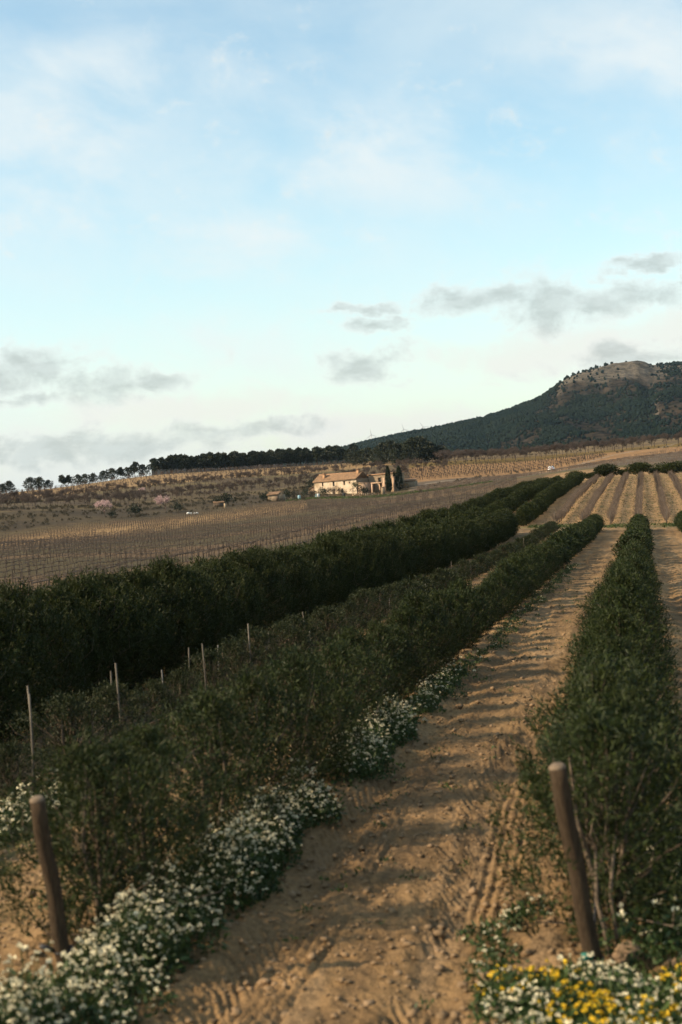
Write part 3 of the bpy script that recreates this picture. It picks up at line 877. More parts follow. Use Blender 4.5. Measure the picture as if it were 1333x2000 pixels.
def row(kind, s, r0, r1, step, name, labs, far_label, cat, group):
    i = 0; r = r0
    rr = random.Random(int(abs(s) * 100))
    while r < r1:
        p = place(s + rr.uniform(-.12, .12) + (.13 * max(0, 1 - (r - 11) / 12) if kind == 'R1' else 0), r)
        sc = rr.uniform(.82, 1.14) if kind != 'L3' else rr.uniform(.93, 1.07)
        if kind == 'L1': me = loose_v if r < 22 else near_v if r < 32 else mid_v if r < 66 else far_v
        elif kind == 'R1': me = loose_v if r < 17 else near_v if r < 32 else mid_v if r < 66 else far_v
        elif kind == 'L2': me = yng_n if r < 45 else yng_f
        else: me = big_n if r < 62 else big_f
        sz = sc
        if kind == 'R1': sz = sc * float(np.interp(r, [10, 25, 66, 66.1, 130], [1.0, .98, .92, 1.04, .95]))
        if kind == 'L1': sz = sc * float(np.interp(r, [10, 25, 66, 66.1, 130], [.90, .90, .92, 1.05, .95]))
        if kind == 'L2': sz = sc * float(np.interp(r, [10, 24, 40, 60, 130], [.74, .82, .92, .82, .82])) * rr.uniform(.85, 1.12)
        if kind == 'L3': sz = sc * float(np.interp(r, [20, 60, 100, 130], [.90, .92, .90, .80]))
        lab = labs % ordinal(i) if i < 26 else far_label % ('middle' if r < 90 else 'far')
        inst(name, me[(i * 7 + i // 3) % len(me)], lab, cat, p, rr.uniform(0, 6.28), (sz * rr.uniform(.92, 1.15), sz * rr.uniform(.92, 1.15), sz), group)
        i += 1; r += step * rr.uniform(.78, 1.25)


row('R1', -.34, 11.0, 131, 1.42, 'olive_bush', 'olive bush right of the dirt track, %s behind the right wooden post', 'small olive bush in the trimmed %s stretch of the row right of the track', 'olive bush', 'olive bushes in the row right of the track')
row('L1', -4.12, 10.6, 130, 1.42, 'olive_bush', 'olive bush left of the dirt track, %s behind the left wooden post', 'small olive bush in the %s stretch of the row left of the track', 'olive bush', 'olive bushes in the row left of the track')
row('L2', -7.9, 13.5, 130, 1.6, 'young_olive', 'young dull green olive in the low staked row, %s from the near end', 'low young olive in the %s stretch of the staked row', 'young olive', 'young olives in the low staked row')
row('L3', -11.6, 17.0, 128, 1.95, 'tall_olive', 'tall dark olive in the big hedge behind the stakes, %s from the near end', 'tall dark olive in the %s stretch of the big hedge', 'olive tree', 'tall olives in the big dark hedge')
for i, r_ in enumerate((112, 114, 116, 118, 120, 122, 124, 126, 128, 130)):
    p = place(3.43, r_)
    inst('olive_bush', far_v[i % 3], 'olive bush of the clipped row cut by the right edge of the photo', 'olive bush', p, i * 1.3, 1.12, 'olive bushes at the right edge')


def tiled(meshes, pts, rzs, scs, name, mat):
    """many plants joined into one mass"""
    g = Geo()
    data = []
    for me in meshes:
        n = len(me.vertices); co = np.zeros(n * 3, np.float32); me.vertices.foreach_get('co', co)
        li = np.zeros(len(me.loops), np.int32); me.loops.foreach_get('vertex_index', li)
        tot = np.zeros(len(me.polygons), np.int32); me.polygons.foreach_get('loop_total', tot)
        nq = int((tot == 4).sum()); data.append((co.reshape(-1, 3), li[:nq * 4].reshape(-1, 4), li[nq * 4:].reshape(-1, 3)))
    for i, (p, rz, s) in enumerate(zip(pts, rzs, scs)):
        co, q, t = data[i % len(data)]; cs, sn = math.cos(rz), math.sin(rz)
        V = np.stack([(co[:, 0] * cs - co[:, 1] * sn) * s, (co[:, 0] * sn + co[:, 1] * cs) * s, co[:, 2] * s], 1) + np.array(p)
        g.add(V, q, t)
    return g.mesh(name, mat)


lod = [olive_mesh(2.4, 2.8, 300, 8, .27, .075, 200 + k, MT['olive_big'], low=.03, up=1.2, surf=.4, twig=False)[1][1] for k in range(3)]
pts = []
for s_, r0, r1 in ((-15.7, 40, 128), (-19.5, 60, 128), (-11.9, 143, 272), (-15.7, 131, 274), (-19.5, 131, 276)):
    r_ = r0
    while r_ < r1: pts.append(place(s_ + random.uniform(-.2, .2), r_)); r_ += 2.1
me = tiled(lod, pts, [random.uniform(0, 6.28) for _ in pts], [random.uniform(.70, .92) if p.y < 140 else random.uniform(.62, .8) for p in pts], 'far_olive_hedges', MT['olive_big'])
tag(obj('far_olive_hedges', me), 'mass of dark olive hedge rows climbing behind the big hedge', 'hedge', kind='stuff')

# large single olives at the end of the vine rows
bigo = []
for k in range(3):
    tr_ = olive_mesh(2.6, 4.4, 60, 2, .2, .05, 220 + k, MT['olive_big'], low=.1)[0]
    bigo.append([tr_, ('crown', shrub_mesh(2.7 + .3 * k, 1.35, 3400, .30, 225 + k, MT['olive_big'], lobes=11))])
for i, (u, y, s_, lab) in enumerate(((1190, 283, 1.08, 'round dark olive tree at the top of the vine rows, left of three'), (1249, 284, 1.0, 'round dark olive tree at the top of the vine rows, middle of three'), (1313, 284, 1.1, 'round dark olive tree at the top of the vine rows, near right edge'),
                                     (1220, 286, .55, 'small olive bush between the left and middle round olive trees'), (1281, 287, .6, 'small olive bush between the middle and right round olive trees'), (1160, 284, .6, 'small olive bush left of the three round olive trees'),
                                     (1125, 280, .85, 'dark spreading olive where the left hedge meets the vine rows'), (1066, 281, .8, 'dark spreading olive at the far end of the hedge block'))):
    inst('olive_tree', bigo[i % 3], lab, 'olive tree', at(u, y), i * 1.7, s_, 'large olives at the end of the vine block')

# ------------------------------------------------------------------ bare vines of the right block
def vine_brush(seed, nc, h=1.25, w=.5, th=1.0):
    rs = np.random.default_rng(seed); g = Geo()
    g.tube([(0, 0, -.05), (.03, .02, .35), (0, 0, .7)], [.045, .035, .03], 5)
    p0 = np.stack([rs.normal(0, .08, nc), rs.uniform(-.65, .65, nc), rs.uniform(.35, .75, nc)], 1)
    d = np.stack([rs.normal(0, .30, nc), rs.normal(0, .35, nc), rs.uniform(.1, .8, nc)], 1); d /= np.linalg.norm(d, axis=1)[:, None]
    L = rs.uniform(.30, .70, nc); p1 = p0 + d * L[:, None] * .55; d2 = d + rs.normal(0, .3, (nc, 3)); p2 = p1 + d2 * L[:, None] * .5
    p1[:, 2] = np.maximum(p1[:, 2], .1); p2[:, 2] = np.maximum(p2[:, 2], .05)
    g.segs(p0, p1, .016 * th, .013 * th, 3); g.segs(p1, p2, .013 * th, .008 * th, 3)
    return g.mesh('bare_vine', MT['vine'])


vb = [vine_brush(300 + k, 60) for k in range(4)]
vbl = [vine_brush(310 + k, 30, th=1.4) for k in range(3)]
rows2 = [-8.6 + 2.7 * k for k in range(9)]
cells = []
for k, s_ in enumerate(rows2):
    r_ = 143.5 + random.uniform(0, .4)
    while r_ < 275:
        X, Y = xy_of(s_, r_); u = 666.5 + F * X / Y
        if u < 1350: cells.append((r_, s_, k))
        r_ += 1.15
cells.sort()
ordn = {0: 'leftmost', 1: 'second', 2: 'third', 3: 'fourth', 4: 'fifth', 5: 'sixth', 6: 'seventh', 7: 'eighth', 8: 'ninth'}
rest = []
for i, (r_, s_, k) in enumerate(cells):
    p = place(s_ + random.uniform(-.08, .08), r_)
    if i < 290:
        first = sum(1 for c_ in cells[:i] if c_[2] == k) == 0
        lab = ('bare grey vine at the near end of the %s brown vine row' if first else 'bare grey vine within the %s brown vine row from the left hedge') % ordn[k]
        one('bare_vine', vb[i % 4], lab, 'vine', p, -A0 + random.choice((0, math.pi)), random.uniform(.9, 1.12), 'bare vines in row %s right of the hedge' % ordn[k])
    else: rest.append(p)
me = tiled(vbl, rest, [-A0] * len(rest), [random.uniform(.9, 1.1) for _ in rest], 'far_bare_vines', MT['vine'])
tag(obj('far_bare_vines', me), 'upper stretch of bare brown vine rows near the olives', 'vines', kind='stuff')
for k, s_ in enumerate(rows2[:8]):
    p = place(s_, 142.3)
    if 666.5 + F * (p.x / p.y) < 1350:
        one('row_post', Geo().tube([(0, 0, -.1), (.01, 0, .8), (.02, -.05, 1.35)], [.03, .028, .026], 7).mesh('row_post', MT['stake']), 'thin grey end post of the %s brown vine row' % ordn[k], 'post', p, 0, 1, 'end posts of the brown vine rows')

# ------------------------------------------------------------------ left vineyard
def vine_small(seed, nc, k=3, wire=True):
    rs = np.random.default_rng(seed); g = Geo()
    g.segs([(0, 0, -.05)], [(rs.normal(0, .05), rs.normal(0, .05), .75)], .045, .035, 4)
    p0 = np.stack([rs.normal(0, .03, nc), rs.uniform(-.5, .5, nc), rs.uniform(.65, .8, nc)], 1)
    g.segs([(0, -.9, .72)], [(0, .9, .74)], .036, .030, 3)
    d = np.stack([rs.normal(0, .25, nc), rs.normal(0, .3, nc), np.ones(nc)], 1)
    g.segs(p0, p0 + d * rs.uniform(.08, .30, nc)[:, None], .016, .009, k)
    if wire: g.segs([(.06, .02, -.1)], [(.06, .02, 1.10 + rs.uniform(-.15, .15))], .018, .016, 4)
    return g.mesh('staked_vine', MT['vine_red'])


vs = [vine_small(330 + k, 11, wire=(k == 0)) for k in range(4)]; vsl = [vine_small(340 + k, 6, wire=(k == 0)) for k in range(3)]
cells = []
ss = -26.5
while ss > -330:
    r_ = -20.0 + random.uniform(0, 1)
    while r_ < 470:
        X, Y = xy_of(ss, r_)
        if Y > 60:
            u = 666.5 + F * X / Y
            if -25 < u < 1010 and Y < np.interp(u, [0, 300, 620, 800, 1010], [318, 383, 466, 452, 410]): cells.append((X, Y, u, ss))
        r_ += 1.6
    ss -= 3.0
cells = np.array(cells)
# level-world positions
zz = np.zeros(len(cells)); xx = cells[:, 0].copy()
for _ in range(4):
    xx = (cells[:, 0] + (zz - H) * SR) / CR
    zz = ground(xx, cells[:, 1])
uo = 666.5 + F * (xx * CR - (zz - H) * SR) / cells[:, 1]; vo = V0 - F * (xx * SR + (zz - H) * CR) / cells[:, 1]
hedge_top = np.interp(uo, [0, 250, 400, 587, 775, 900], [1146, 1112, 1089, 1062, 1019, 987])
visible = vo < hedge_top + 10
dd = cells[:, 1] + np.where(visible, 0, 5000)
order = np.argsort(dd)
rest = []
cnt = 0
RNG = np.random.default_rng(5)
miss = fbm(xx * .08, cells[:, 1] * .08, 151, 3)
for i in order:
    if not visible[i] and vo[i] > hedge_top[i] + 45: continue
    if miss[i] > .66: continue
    p = Vector((xx[i] + RNG.uniform(-.06, .06), cells[i, 1], zz[i]))
    if cnt < 300 and visible[i]:
        side = 'at the left edge of the photo' if uo[i] < 130 else 'just above the left end of the big hedge' if uo[i] < 230 else 'above the left part of the big hedge' if uo[i] < 330 else 'above the middle of the big hedge' if uo[i] < 560 else 'beside the dirt strip above the hedge'
        one('staked_vine', vs[cnt % 4], 'leafless staked vine in the grey vineyard ' + side, 'vine', p, -A0, random.uniform(.88, 1.12), 'staked vines ' + side)
        cnt += 1
    else: rest.append(p)
me = tiled(vsl, rest, [-A0] * len(rest), [random.uniform(.85, 1.15) for _ in rest], 'vineyard_rows', MT['vine_red'])
tag(obj('vineyard_rows', me), 'leafless rows of the wide vineyard in front of the farmhouse', 'vines', kind='stuff')
print('vines', len(rest))

# orange vineyard behind the car: low bush vines in lines
pts = []
for k in range(42):
    for q in range(26):
        u = 800 + k * 12.5 + random.uniform(-1.5, 1.5) - q * 2.2; y = float(np.interp(u, [780, 1075, 1330], [540, 566, 660])) + q * 4.4
        if y < np.interp(u, [780, 900, 1330], [632, 655, 672]) and u < 1180 and not (1068 < u < 1092 and y < 572): pts.append((u, y))
pp = at_many(*zip(*pts))
rs = np.random.default_rng(9)


def bushvine(seed):
    rs = np.random.default_rng(seed); g = Geo()
    g.segs([(0, 0, -.05)], [(0, 0, .5)], .09, .07, 4); nc = 12
    d = np.stack([rs.normal(0, .45, nc), rs.normal(0, .45, nc), np.ones(nc)], 1)
    g.segs(np.tile([(0, 0, .45)], (nc, 1)), np.array([0, 0, .45]) + d * rs.uniform(.4, .8, nc)[:, None], .03, .02, 3)
    return g.mesh('bush_vine', MT['vine_red'])


bv = [bushvine(350 + k) for k in range(3)]
me = tiled(bv, pp, [random.uniform(0, 6) for _ in pp], [random.uniform(.9, 1.3) for _ in pp], 'bush_vines', MT['vine_red'])
tag(obj('bush_vines', me), 'lines of low bush vines on orange soil behind the white car', 'vines', kind='stuff')

# ------------------------------------------------------------------ almonds
alm = []
for k in range(4):
    g, tips = bare_tree(5.0, 1.25, 400 + k, None, levels=4, fork=3, thick=.03, fuzz=700)
    alm.append(g.mesh('almond_tree', MT['almond']))
alms = []
for k in range(3):
    g, tips = bare_tree(3.6, 1.2, 410 + k, None, levels=3, fork=4, thick=.028, fuzz=420)
    alms.append(g.mesh('almond_tree', MT['almond']))
i = 0
u = 872.0
while u < 1345:
    y = float(np.interp(u, [870, 1000, 1333], [668, 684, 735])) + random.uniform(-2, 2)
    part = 'left third' if u < 1020 else 'middle third' if u < 1180 else 'right third'
    one('almond_tree', alm[i % 4], 'leafless almond tree in the %s of the row behind the orange vineyard' % part, 'almond tree', at(u, y), random.uniform(0, 6), random.uniform(1.0, 1.3), 'front row of almonds, ' + part)
    i += 1; u += 20 * random.uniform(.8, 1.15)
for q, (dy, u1) in enumerate(((16, 1333), (34, 1250), (52, 1150))):
    u = 860.0 + q * 7
    while u < u1:
        y = float(np.interp(u, [870, 1000, 1333], [668, 684, 735])) + dy
        one('almond_tree', alm[i % 4], 'leafless almond tree half hidden behind the front almond row', 'almond tree', at(u, y), random.uniform(0, 6), random.uniform(.95, 1.2), 'rear rows of almonds')
        i += 1; u += 24 * random.uniform(.8, 1.2)
# left terraces: almonds in bands
BANDS = [  # y at u = 0, 300, 620 ; spacing px ; size ; label
    ((425, 495, 560), 9, .85, 'leafless almond on the lowest terrace left of the farmhouse', 'almonds on the lowest terrace'),
    ((455, 520, 590), 8.5, .95, 'leafless almond on the second terrace above the pink trees', 'almonds on the second terrace'),
    ((540, 600, 655), 8.5, 1.0, 'leafless almond on the middle terrace with the yellow grass', 'almonds on the middle terrace'),
    ((580, 635, 690), 9, .9, 'leafless almond along the dark edge of the tan field', 'almonds along the tan field edge')]
for (ys, sp, sz, lab, grp) in BANDS:
    u = -8.0
    while u < 640:
        if random.random() < .86:
            y = float(np.interp(u, [0, 300, 620], ys)) + random.uniform(-9, 9)
            if not (596 < u < 800 and y < 545):
                one('almond_tree', alms[i % 3], lab + (' in its left half' if u < 310 else ' in its right half'), 'almond tree', at(u, y), random.uniform(0, 6), sz * random.uniform(.75, 1.2), grp + (', left half' if u < 310 else ', right half'))
                i += 1
        u += sp * random.uniform(.7, 1.4)
for k in range(70):
    u = random.uniform(640, 872); y = random.uniform(np.interp(u, [640, 760, 872], [545, 560, 600]), np.interp(u, [640, 760, 872], [690, 700, 665]))
    one('almond_tree', alms[i % 3], 'leafless almond on the slope between farmhouse and pine clump', 'almond tree', at(u, y), random.uniform(0, 6), random.uniform(.7, 1.1), 'almonds behind the farmhouse'); i += 1
pts = []
for q in range(14):
    u = -10.0
    while u < 700:
        y = float(np.interp(u, [0, 300, 620, 760], (620, 668, 712, 740))) + q * (16 if u < 500 else 13) + random.uniform(-2, 2)
        if y < np.interp(u, [0, 300, 620], (835, 855, 885)): pts.append((u, y))
        u += 11 * random.uniform(.85, 1.15)
pts = at_many(*zip(*pts))
g, _ = bare_tree(2.4, 1.2, 431, None, levels=2, fork=4, thick=.035); a1 = g.mesh('a', MT['almond'])
g, _ = bare_tree(2.2, 1.3, 432, None, levels=2, fork=4, thick=.035); a2 = g.mesh('a', MT['almond'])
me = tiled([a1, a2], pts, [random.uniform(0, 6) for _ in pts], [random.uniform(.7, 1.15) for _ in pts], 'young_orchard', MT['almond'])
tag(obj('young_orchard', me), 'lines of small bare trees on the tan field below the pines', 'orchard', kind='stuff')


# pink blossoming trees
def blossom(u, y, seed, sc, label):
    g, tips = bare_tree(4.6, 1.3, seed, None, levels=4, fork=3, thick=.03)
    global RNG
    RNG = np.random.default_rng(seed)
    sel = RNG.integers(0, len(tips), 1500); P_ = tips[sel] + RNG.normal(0, .22, (1500, 3)); P_ = P_[P_[:, 2] > 1.0]
    fl = Geo().leaves(P_, RNG.normal(0, 1, (len(P_), 3)), .17, .15).mesh('blossom', MT['pink'])
    inst('blossoming_almond', [('trunk', g.mesh('trunk', MT['almond'])), ('crown', fl)], label, 'almond tree', at(u, y), 1.0, sc, 'almonds in pink blossom')


blossom(206, 392, 441, 1.0, 'pink blossoming almond left of the small dark shrub')
blossom(325, 420, 442, 1.12, 'larger pink blossoming almond above the white sacks')
blossom(277, 560, 443, .6, 'tiny pink blossoming almond on the upper terrace')

# ------------------------------------------------------------------ pines along the ridge
pv = [pine_mesh(10, 6.5, 500 + k) for k in range(4)]; pb_ = [pine_mesh(8, 8.0, 510 + k, True) for k in range(3)]
single = [(4, .70, 'b'), (18, .85, 'b'), (62, .95, 'b'), (80, .9, 'b'), (96, .62, 'b'), (124, .72, 'p'), (135, .66, 'p'), (153, .75, 'b'), (168, .72, 'b'), (184, .7, 'b'), (203, .75, 'b'), (219, .85, 'b'),
          (237, .7, 'p'), (250, .78, 'b'), (264, .92, 'p'), (281, .85, 'b'), (303, 1.0, 'p'), (320, 1.02, 'p')]
def pine_y(u): return float(np.interp(u, [0, 330, 600, 880], [872, 895, 925, 890]))
i = 0
for u, s_, k in single:
    lab = 'lone dark pine on the left ridge, %s from the left edge' % ordinal(i) if i < 12 else 'tall pine left of the dense pine belt, %s before it' % ordinal(len(single) - 1 - i)
    inst('pine_tree', (pv if k == 'p' else pb_)[i % 3], lab, 'pine tree', at(u, pine_y(u)), i * 1.1, s_, 'scattered pines on the left ridge'); i += 1
u = 338.0
while u < 690:
    part = 'left' if u < 460 else 'middle' if u < 575 else 'right'
    for dy in ((0, 14, 27) if u > 395 else (0, 14)):
        inst('pine_tree', pv[i % 4], 'pine in the %s stretch of the dense pine belt on the ridge' % part, 'pine tree', at(u + random.uniform(-4, 4), pine_y(u) + dy), random.uniform(0, 6), random.uniform(.72, 1.15), 'pines in the %s of the belt' % part); i += 1
    u += 9.5 * random.uniform(.8, 1.2)
pn = 0
for u, y, s_ in ((690, 800, .9), (706, 790, 1.0), (722, 780, 1.1), (738, 770, 1.15), (752, 762, 1.35), (768, 756, 1.45), (783, 755, 1.3), (796, 752, 1.25), (808, 748, 1.55), (820, 748, 1.6), (832, 748, 1.35), (845, 752, 1.15), (858, 752, 1.0), (870, 756, .95), (700, 760, .8), (745, 735, .9), (775, 728, .95), (800, 725, 1.0)):
    inst('pine_tree', pb_[i % 3], ('broad dark pine behind the farmhouse, %s from the left in its clump' % ordinal(pn) if pn < 14 else 'lower pine at the front of the clump behind the farmhouse'), 'pine tree', at(u, y), random.uniform(0, 6), s_ * random.uniform(.9, 1.0), 'pine clump behind the farmhouse'); i += 1; pn += 1

# ------------------------------------------------------------------ terrace scrub
shs = [shrub_mesh(1.6, 1.0, 90, .55, 600 + k, MT['scrub']) for k in range(4)]
pts = []
for ys, n_ in (((345, 408, 490), 160), ((375, 445, 520), 320), ((412, 480, 552), 420), ((505, 565, 628), 420), ((600, 655, 700), 260)):
    for _ in range(n_):
        u = random.uniform(-10, 610); y = float(np.interp(u, [0, 300, 620], ys)) + random.gauss(0, 7)
        pts.append((u, y))
pts = at_many(*zip(*pts))
me = tiled(shs, pts, [random.uniform(0, 6) for _ in pts], [random.uniform(.12, .5) for _ in pts], 'terrace_scrub', MT['scrub'])
tag(obj('terrace_scrub', me), 'dull green scrub along the terrace edges left of the farmhouse', 'scrub', kind='stuff')
pts = []
for ys, n_ in (((430, 560, 700), 60), ((480, 500, 500), 15), ((640, 760, 830), 70)):
    for _ in range(n_):
        u = random.uniform(800, 1345); y = float(np.interp(u, [800, 1000, 1333], ys)) + random.gauss(0, 6)
        if 1050 < u < 1105 and y < 600: continue
        pts.append((u, y))
pts = at_many(*zip(*pts))
me = tiled(shs, pts, [random.uniform(0, 6) for _ in pts], [random.uniform(.25, .6) for _ in pts], 'verge_scrub', MT['scrub'])
tag(obj('verge_scrub', me), 'low scrub along verges of the fields on the right', 'scrub', kind='stuff')
dk = [shrub_mesh(2.2, 1.7, 420, .5, 620 + k, MT['pine']) for k in range(2)]
for k, (u, y, s_, lab) in enumerate(((262, 400, 1.0, 'small dark evergreen shrub between the two pink trees'), (347, 425, .85, 'dark shrub right behind the larger pink tree'), (222, 390, .6, 'low dark shrub at the foot of the left pink tree'), (446, 452, 1.2, 'dark shrub above the vineyard, left of the ruined shed'), (425, 448, .9, 'dark shrub beside the white marker post'),
                                     (610, 545, 1.2, 'dark bush behind the left chimney of the farmhouse'), (661, 548, 1.25, 'dark bush above the ridge of the farmhouse roof'), (560, 480, .9, 'grey green shrub between shed and farmhouse'), (520, 468, .9, 'dark shrub left of the ruined shed'))):
    one('shrub', dk[k % 2], lab, 'shrub', at(u, y), k, s_)
# grey vine strip between road and olives
rs = np.random.default_rng(15)
pts = []
for _ in range(2000):
    u = random.uniform(815, 1345); a_ = random.random() * .84
    y = (1 - a_) * np.interp(u, [815, 1000, 1333], [455, 420, 310]) + a_ * np.interp(u, [850, 1078, 1200, 1333], [495, 540, 600, 700])
    if not (1045 < u < 1110 and y > 440): pts.append((u, float(y)))
pts = at_many(*zip(*pts))
me = tiled(vsl, pts, [random.uniform(0, 6) for _ in pts], [random.uniform(.8, 1.1) for _ in pts], 'grey_vineyard', MT['vine'])
tag(obj('grey_vineyard', me), 'thin grey vineyard on the slope below the gravel road', 'vines', kind='stuff')

# ------------------------------------------------------------------ farmhouse
TH_H = R(40.0)
HB = at(698, 500); HB.z -= .1
house = thing('farmhouse', 'old limewashed stone farmhouse with tiled roof and two chimneys', 'house', HB, -TH_H)


def wall_panel(L, hgt, holes, t, org, ax, z0=-1.6):
    """wall of length L along axis ax ((cos, sin)) from org, with real openings (x0, x1, zlo, zhi); thickness goes to the left of ax"""
    xs = sorted({0.0, L, *[h[0] for h in holes], *[h[1] for h in holes]}); zs = sorted({z0, hgt, *[h[2] for h in holes], *[h[3] for h in holes]})
    solid = {}
    for i in range(len(xs) - 1):
        for j in range(len(zs) - 1):
            cx_, cz_ = (xs[i] + xs[i + 1]) / 2, (zs[j] + zs[j + 1]) / 2
            solid[i, j] = not any(h[0] < cx_ < h[1] and h[2] < cz_ < h[3] for h in holes)
    V, Qs = [], []
    def P3(x, y, z): V.append((org[0] + ax[0] * x - ax[1] * y, org[1] + ax[1] * x + ax[0] * y, z)); return len(V) - 1
    def quad(*p): Qs.append([P3(*q) for q in p])
    for (i, j), sl_ in solid.items():
        if not sl_: continue
        x0, x1, a, b2 = xs[i], xs[i + 1], zs[j], zs[j + 1]
        quad((x0, 0, a), (x1, 0, a), (x1, 0, b2), (x0, 0, b2)); quad((x1, t, a), (x0, t, a), (x0, t, b2), (x1, t, b2))
        if not solid.get((i - 1, j), False): quad((x0, t, a), (x0, 0, a), (x0, 0, b2), (x0, t, b2))
        if not solid.get((i + 1, j), False): quad((x1, 0, a), (x1, t, a), (x1, t, b2), (x1, 0, b2))
        if not solid.get((i, j + 1), False): quad((x0, 0, b2), (x1, 0, b2), (x1, t, b2), (x0, t, b2))
        if not solid.get((i, j - 1), False): quad((x1, 0, a), (x0, 0, a), (x0, t, a), (x1, t, a))
    return Geo().add(V, Qs)


def window(parent, x0, x1, z0, z1, yo, mat='wood', door=False):
    w = obj('door' if door else 'window', Geo().box(((x0 + x1) / 2, yo + .3, z1 - .05), (x1 - x0 - .01, .1, .09)).box(((x0 + x1) / 2, yo + .3, z0 + .05), (x1 - x0 - .01, .1, .09))
            .box((x0 + .05, yo + .301, (z0 + z1) / 2), (.09, .1, z1 - z0 - .01)).box((x1 - .05, yo + .301, (z0 + z1) / 2), (.09, .1, z1 - z0 - .01)).box(((x0 + x1) / 2, yo + .302, (z0 + z1) / 2), (.07, .08, z1 - z0 - .02)).mesh('frame', MT['wood']), parent)
    obj('pane', Geo().box(((x0 + x1) / 2, yo + .34, (z0 + z1) / 2), (x1 - x0 - .1, .03, z1 - z0 - .1)).mesh('pane', MT['wood' if door else 'glass']), w)
    if not door: obj('lintel', Geo().box(((x0 + x1) / 2, yo + .02, z1 + .09), (x1 - x0 + .35, .12, .17)).mesh('lintel', MT['wood']), w)
    return w


EV = 5.3; LX, WY = 19.8, 7.2
fw = [(3.8, 4.5, 3.45, 4.75), (8.8, 9.7, 3.2, 4.75), (13.8, 14.6, 3.4, 4.65), (16.5, 16.9, 3.7, 4.3), (4.6, 5.6, .9, 2.1), (8.4, 9.8, -.1, 2.2), (12.6, 13.5, .8, 2.1)]
obj('wall', wall_panel(LX, EV, fw, .55, (-LX, 0), (1, 0)).mesh('wall', MT['plaster']), house)
for k, (a, b2, c_, d_) in enumerate(fw): window(house, -LX + a, -LX + b2, c_, d_, 0, door=(k == 5))
# right gable (shaded), left gable, back wall
g = wall_panel(WY - .004, EV, [(6.1, 6.8, 2.6, 3.9)], .55, (0.0, .002), (0, 1))
g.add([(0, 0, EV), (0, WY, EV), (0, WY / 2, EV + 2.15), (-.55, 0, EV), (-.55, WY, EV), (-.55, WY / 2, EV + 2.15)], [[0, 3, 5, 2], [1, 2, 5, 4]], [[0, 1, 2], [4, 3, 5]])
gw = obj('wall', g.mesh('wall', MT['rubble']), house); gw['label'] = 'shaded rubble gable wall'
g = wall_panel(WY, EV, [], .5, (-LX - .002, WY), (0, -1))
g.add([(-LX, 0, EV), (-LX, WY, EV), (-LX, WY / 2, EV + 2.15)], T=[[0, 2, 1]])
obj('wall', g.mesh('wall', MT['plaster']), house)
obj('wall', wall_panel(LX, EV, [], .5, (0, WY), (-1, 0)).mesh('wall', MT['rubble']), house)


def roof_slab(x0, x1, ya, za, yb_, zb_, thick, mat='tile', corr=.24):
    """tiled slope from (ya, za) to (yb_, zb_) with rows of barrel tiles running down the slope"""
    n = max(6, int((x1 - x0) / (corr / 2))); xs = np.linspace(x0, x1, n)
    bump = np.where(np.arange(n) % 2 == 0, .07, 0.0) + RNG.uniform(-.02, .02, n)
    steps = 9
    V = []
    for k in range(steps + 1):
        f = k / steps; y = ya + (yb_ - ya) * f; z = za + (zb_ - za) * f
        for i in range(n): V.append((xs[i], y + RNG.uniform(-.02, .02), z + bump[i] + RNG.uniform(-.03, .03)))
    m = len(V)
    Qs = [[k * n + i, k * n + i + 1, (k + 1) * n + i + 1, (k + 1) * n + i] for k in range(steps) for i in range(n - 1)]
    V2 = [(x0, ya, za - thick), (x1, ya, za - thick), (x1, yb_, zb_ - thick), (x0, yb_, zb_ - thick)]
    V += V2
    Qs += [[m, m + 3, m + 2, m + 1]]
    g = Geo().add(V, Qs)
    g.add([(x0, ya, za - thick), (x1, ya, za - thick), (x1, ya, za + .03), (x0, ya, za + .03), (x0, yb_, zb_ - thick), (x1, yb_, zb_ - thick), (x1, yb_, zb_ + .03), (x0, yb_, zb_ + .03)], [[0, 1, 2, 3], [1, 5, 6, 2], [4, 0, 3, 7]])
    return g


pit = 2.15 / (WY / 2)
roof = obj('roof', roof_slab(-LX - .35, .12, -.45, EV - .45 * pit + .22, WY / 2, EV + 2.15 + .22, .2).mesh('roof', MT['tile']), house)
obj('roof', roof_slab(.12, -LX - .35, WY + .45, EV - .45 * pit + .22, WY / 2, EV + 2.15 + .22, .2).mesh('roof', MT['tile']), house)
obj('ridge', Geo().tube([(-LX - .35, WY / 2, EV + 2.40), (-LX / 2, WY / 2, EV + 2.37), (.12, WY / 2, EV + 2.41)], .16, 6).mesh('ridge', MT['brick']), roof)


def chimney(x, y, z0, hgt, w):
    c_ = obj('chimney', Geo().box((x, y, z0 + hgt / 2), (w, w, hgt)).box((x, y, z0 + hgt + .05), (w * 1.25, w * 1.25, .12)).mesh('chimney', MT['brick']), roof)
    g = Geo()
    for sx in (-1, 1):
        for sy in (-1, 1): g.box((x + sx * w * .42, y + sy * w * .42, z0 + hgt + .24), (.16, .16, .26))
    # little pitched cap
    t = z0 + hgt + .37; e = w * .72
    g.add([(x - e, y - e, t), (x + e, y - e, t), (x + e, y + e, t), (x - e, y + e, t), (x, y, t + .38)], [[0, 3, 2, 1]], [[0, 1, 4], [1, 2, 4], [2, 3, 4], [3, 0, 4]])
    obj('chimney', g.mesh('chimney cap', MT['tile']), roof)


chimney(-15.9, 1.6, EV + .3, 2.0, .95)
chimney(-1.2, 3.0, EV + 1.0, 2.0, .95)
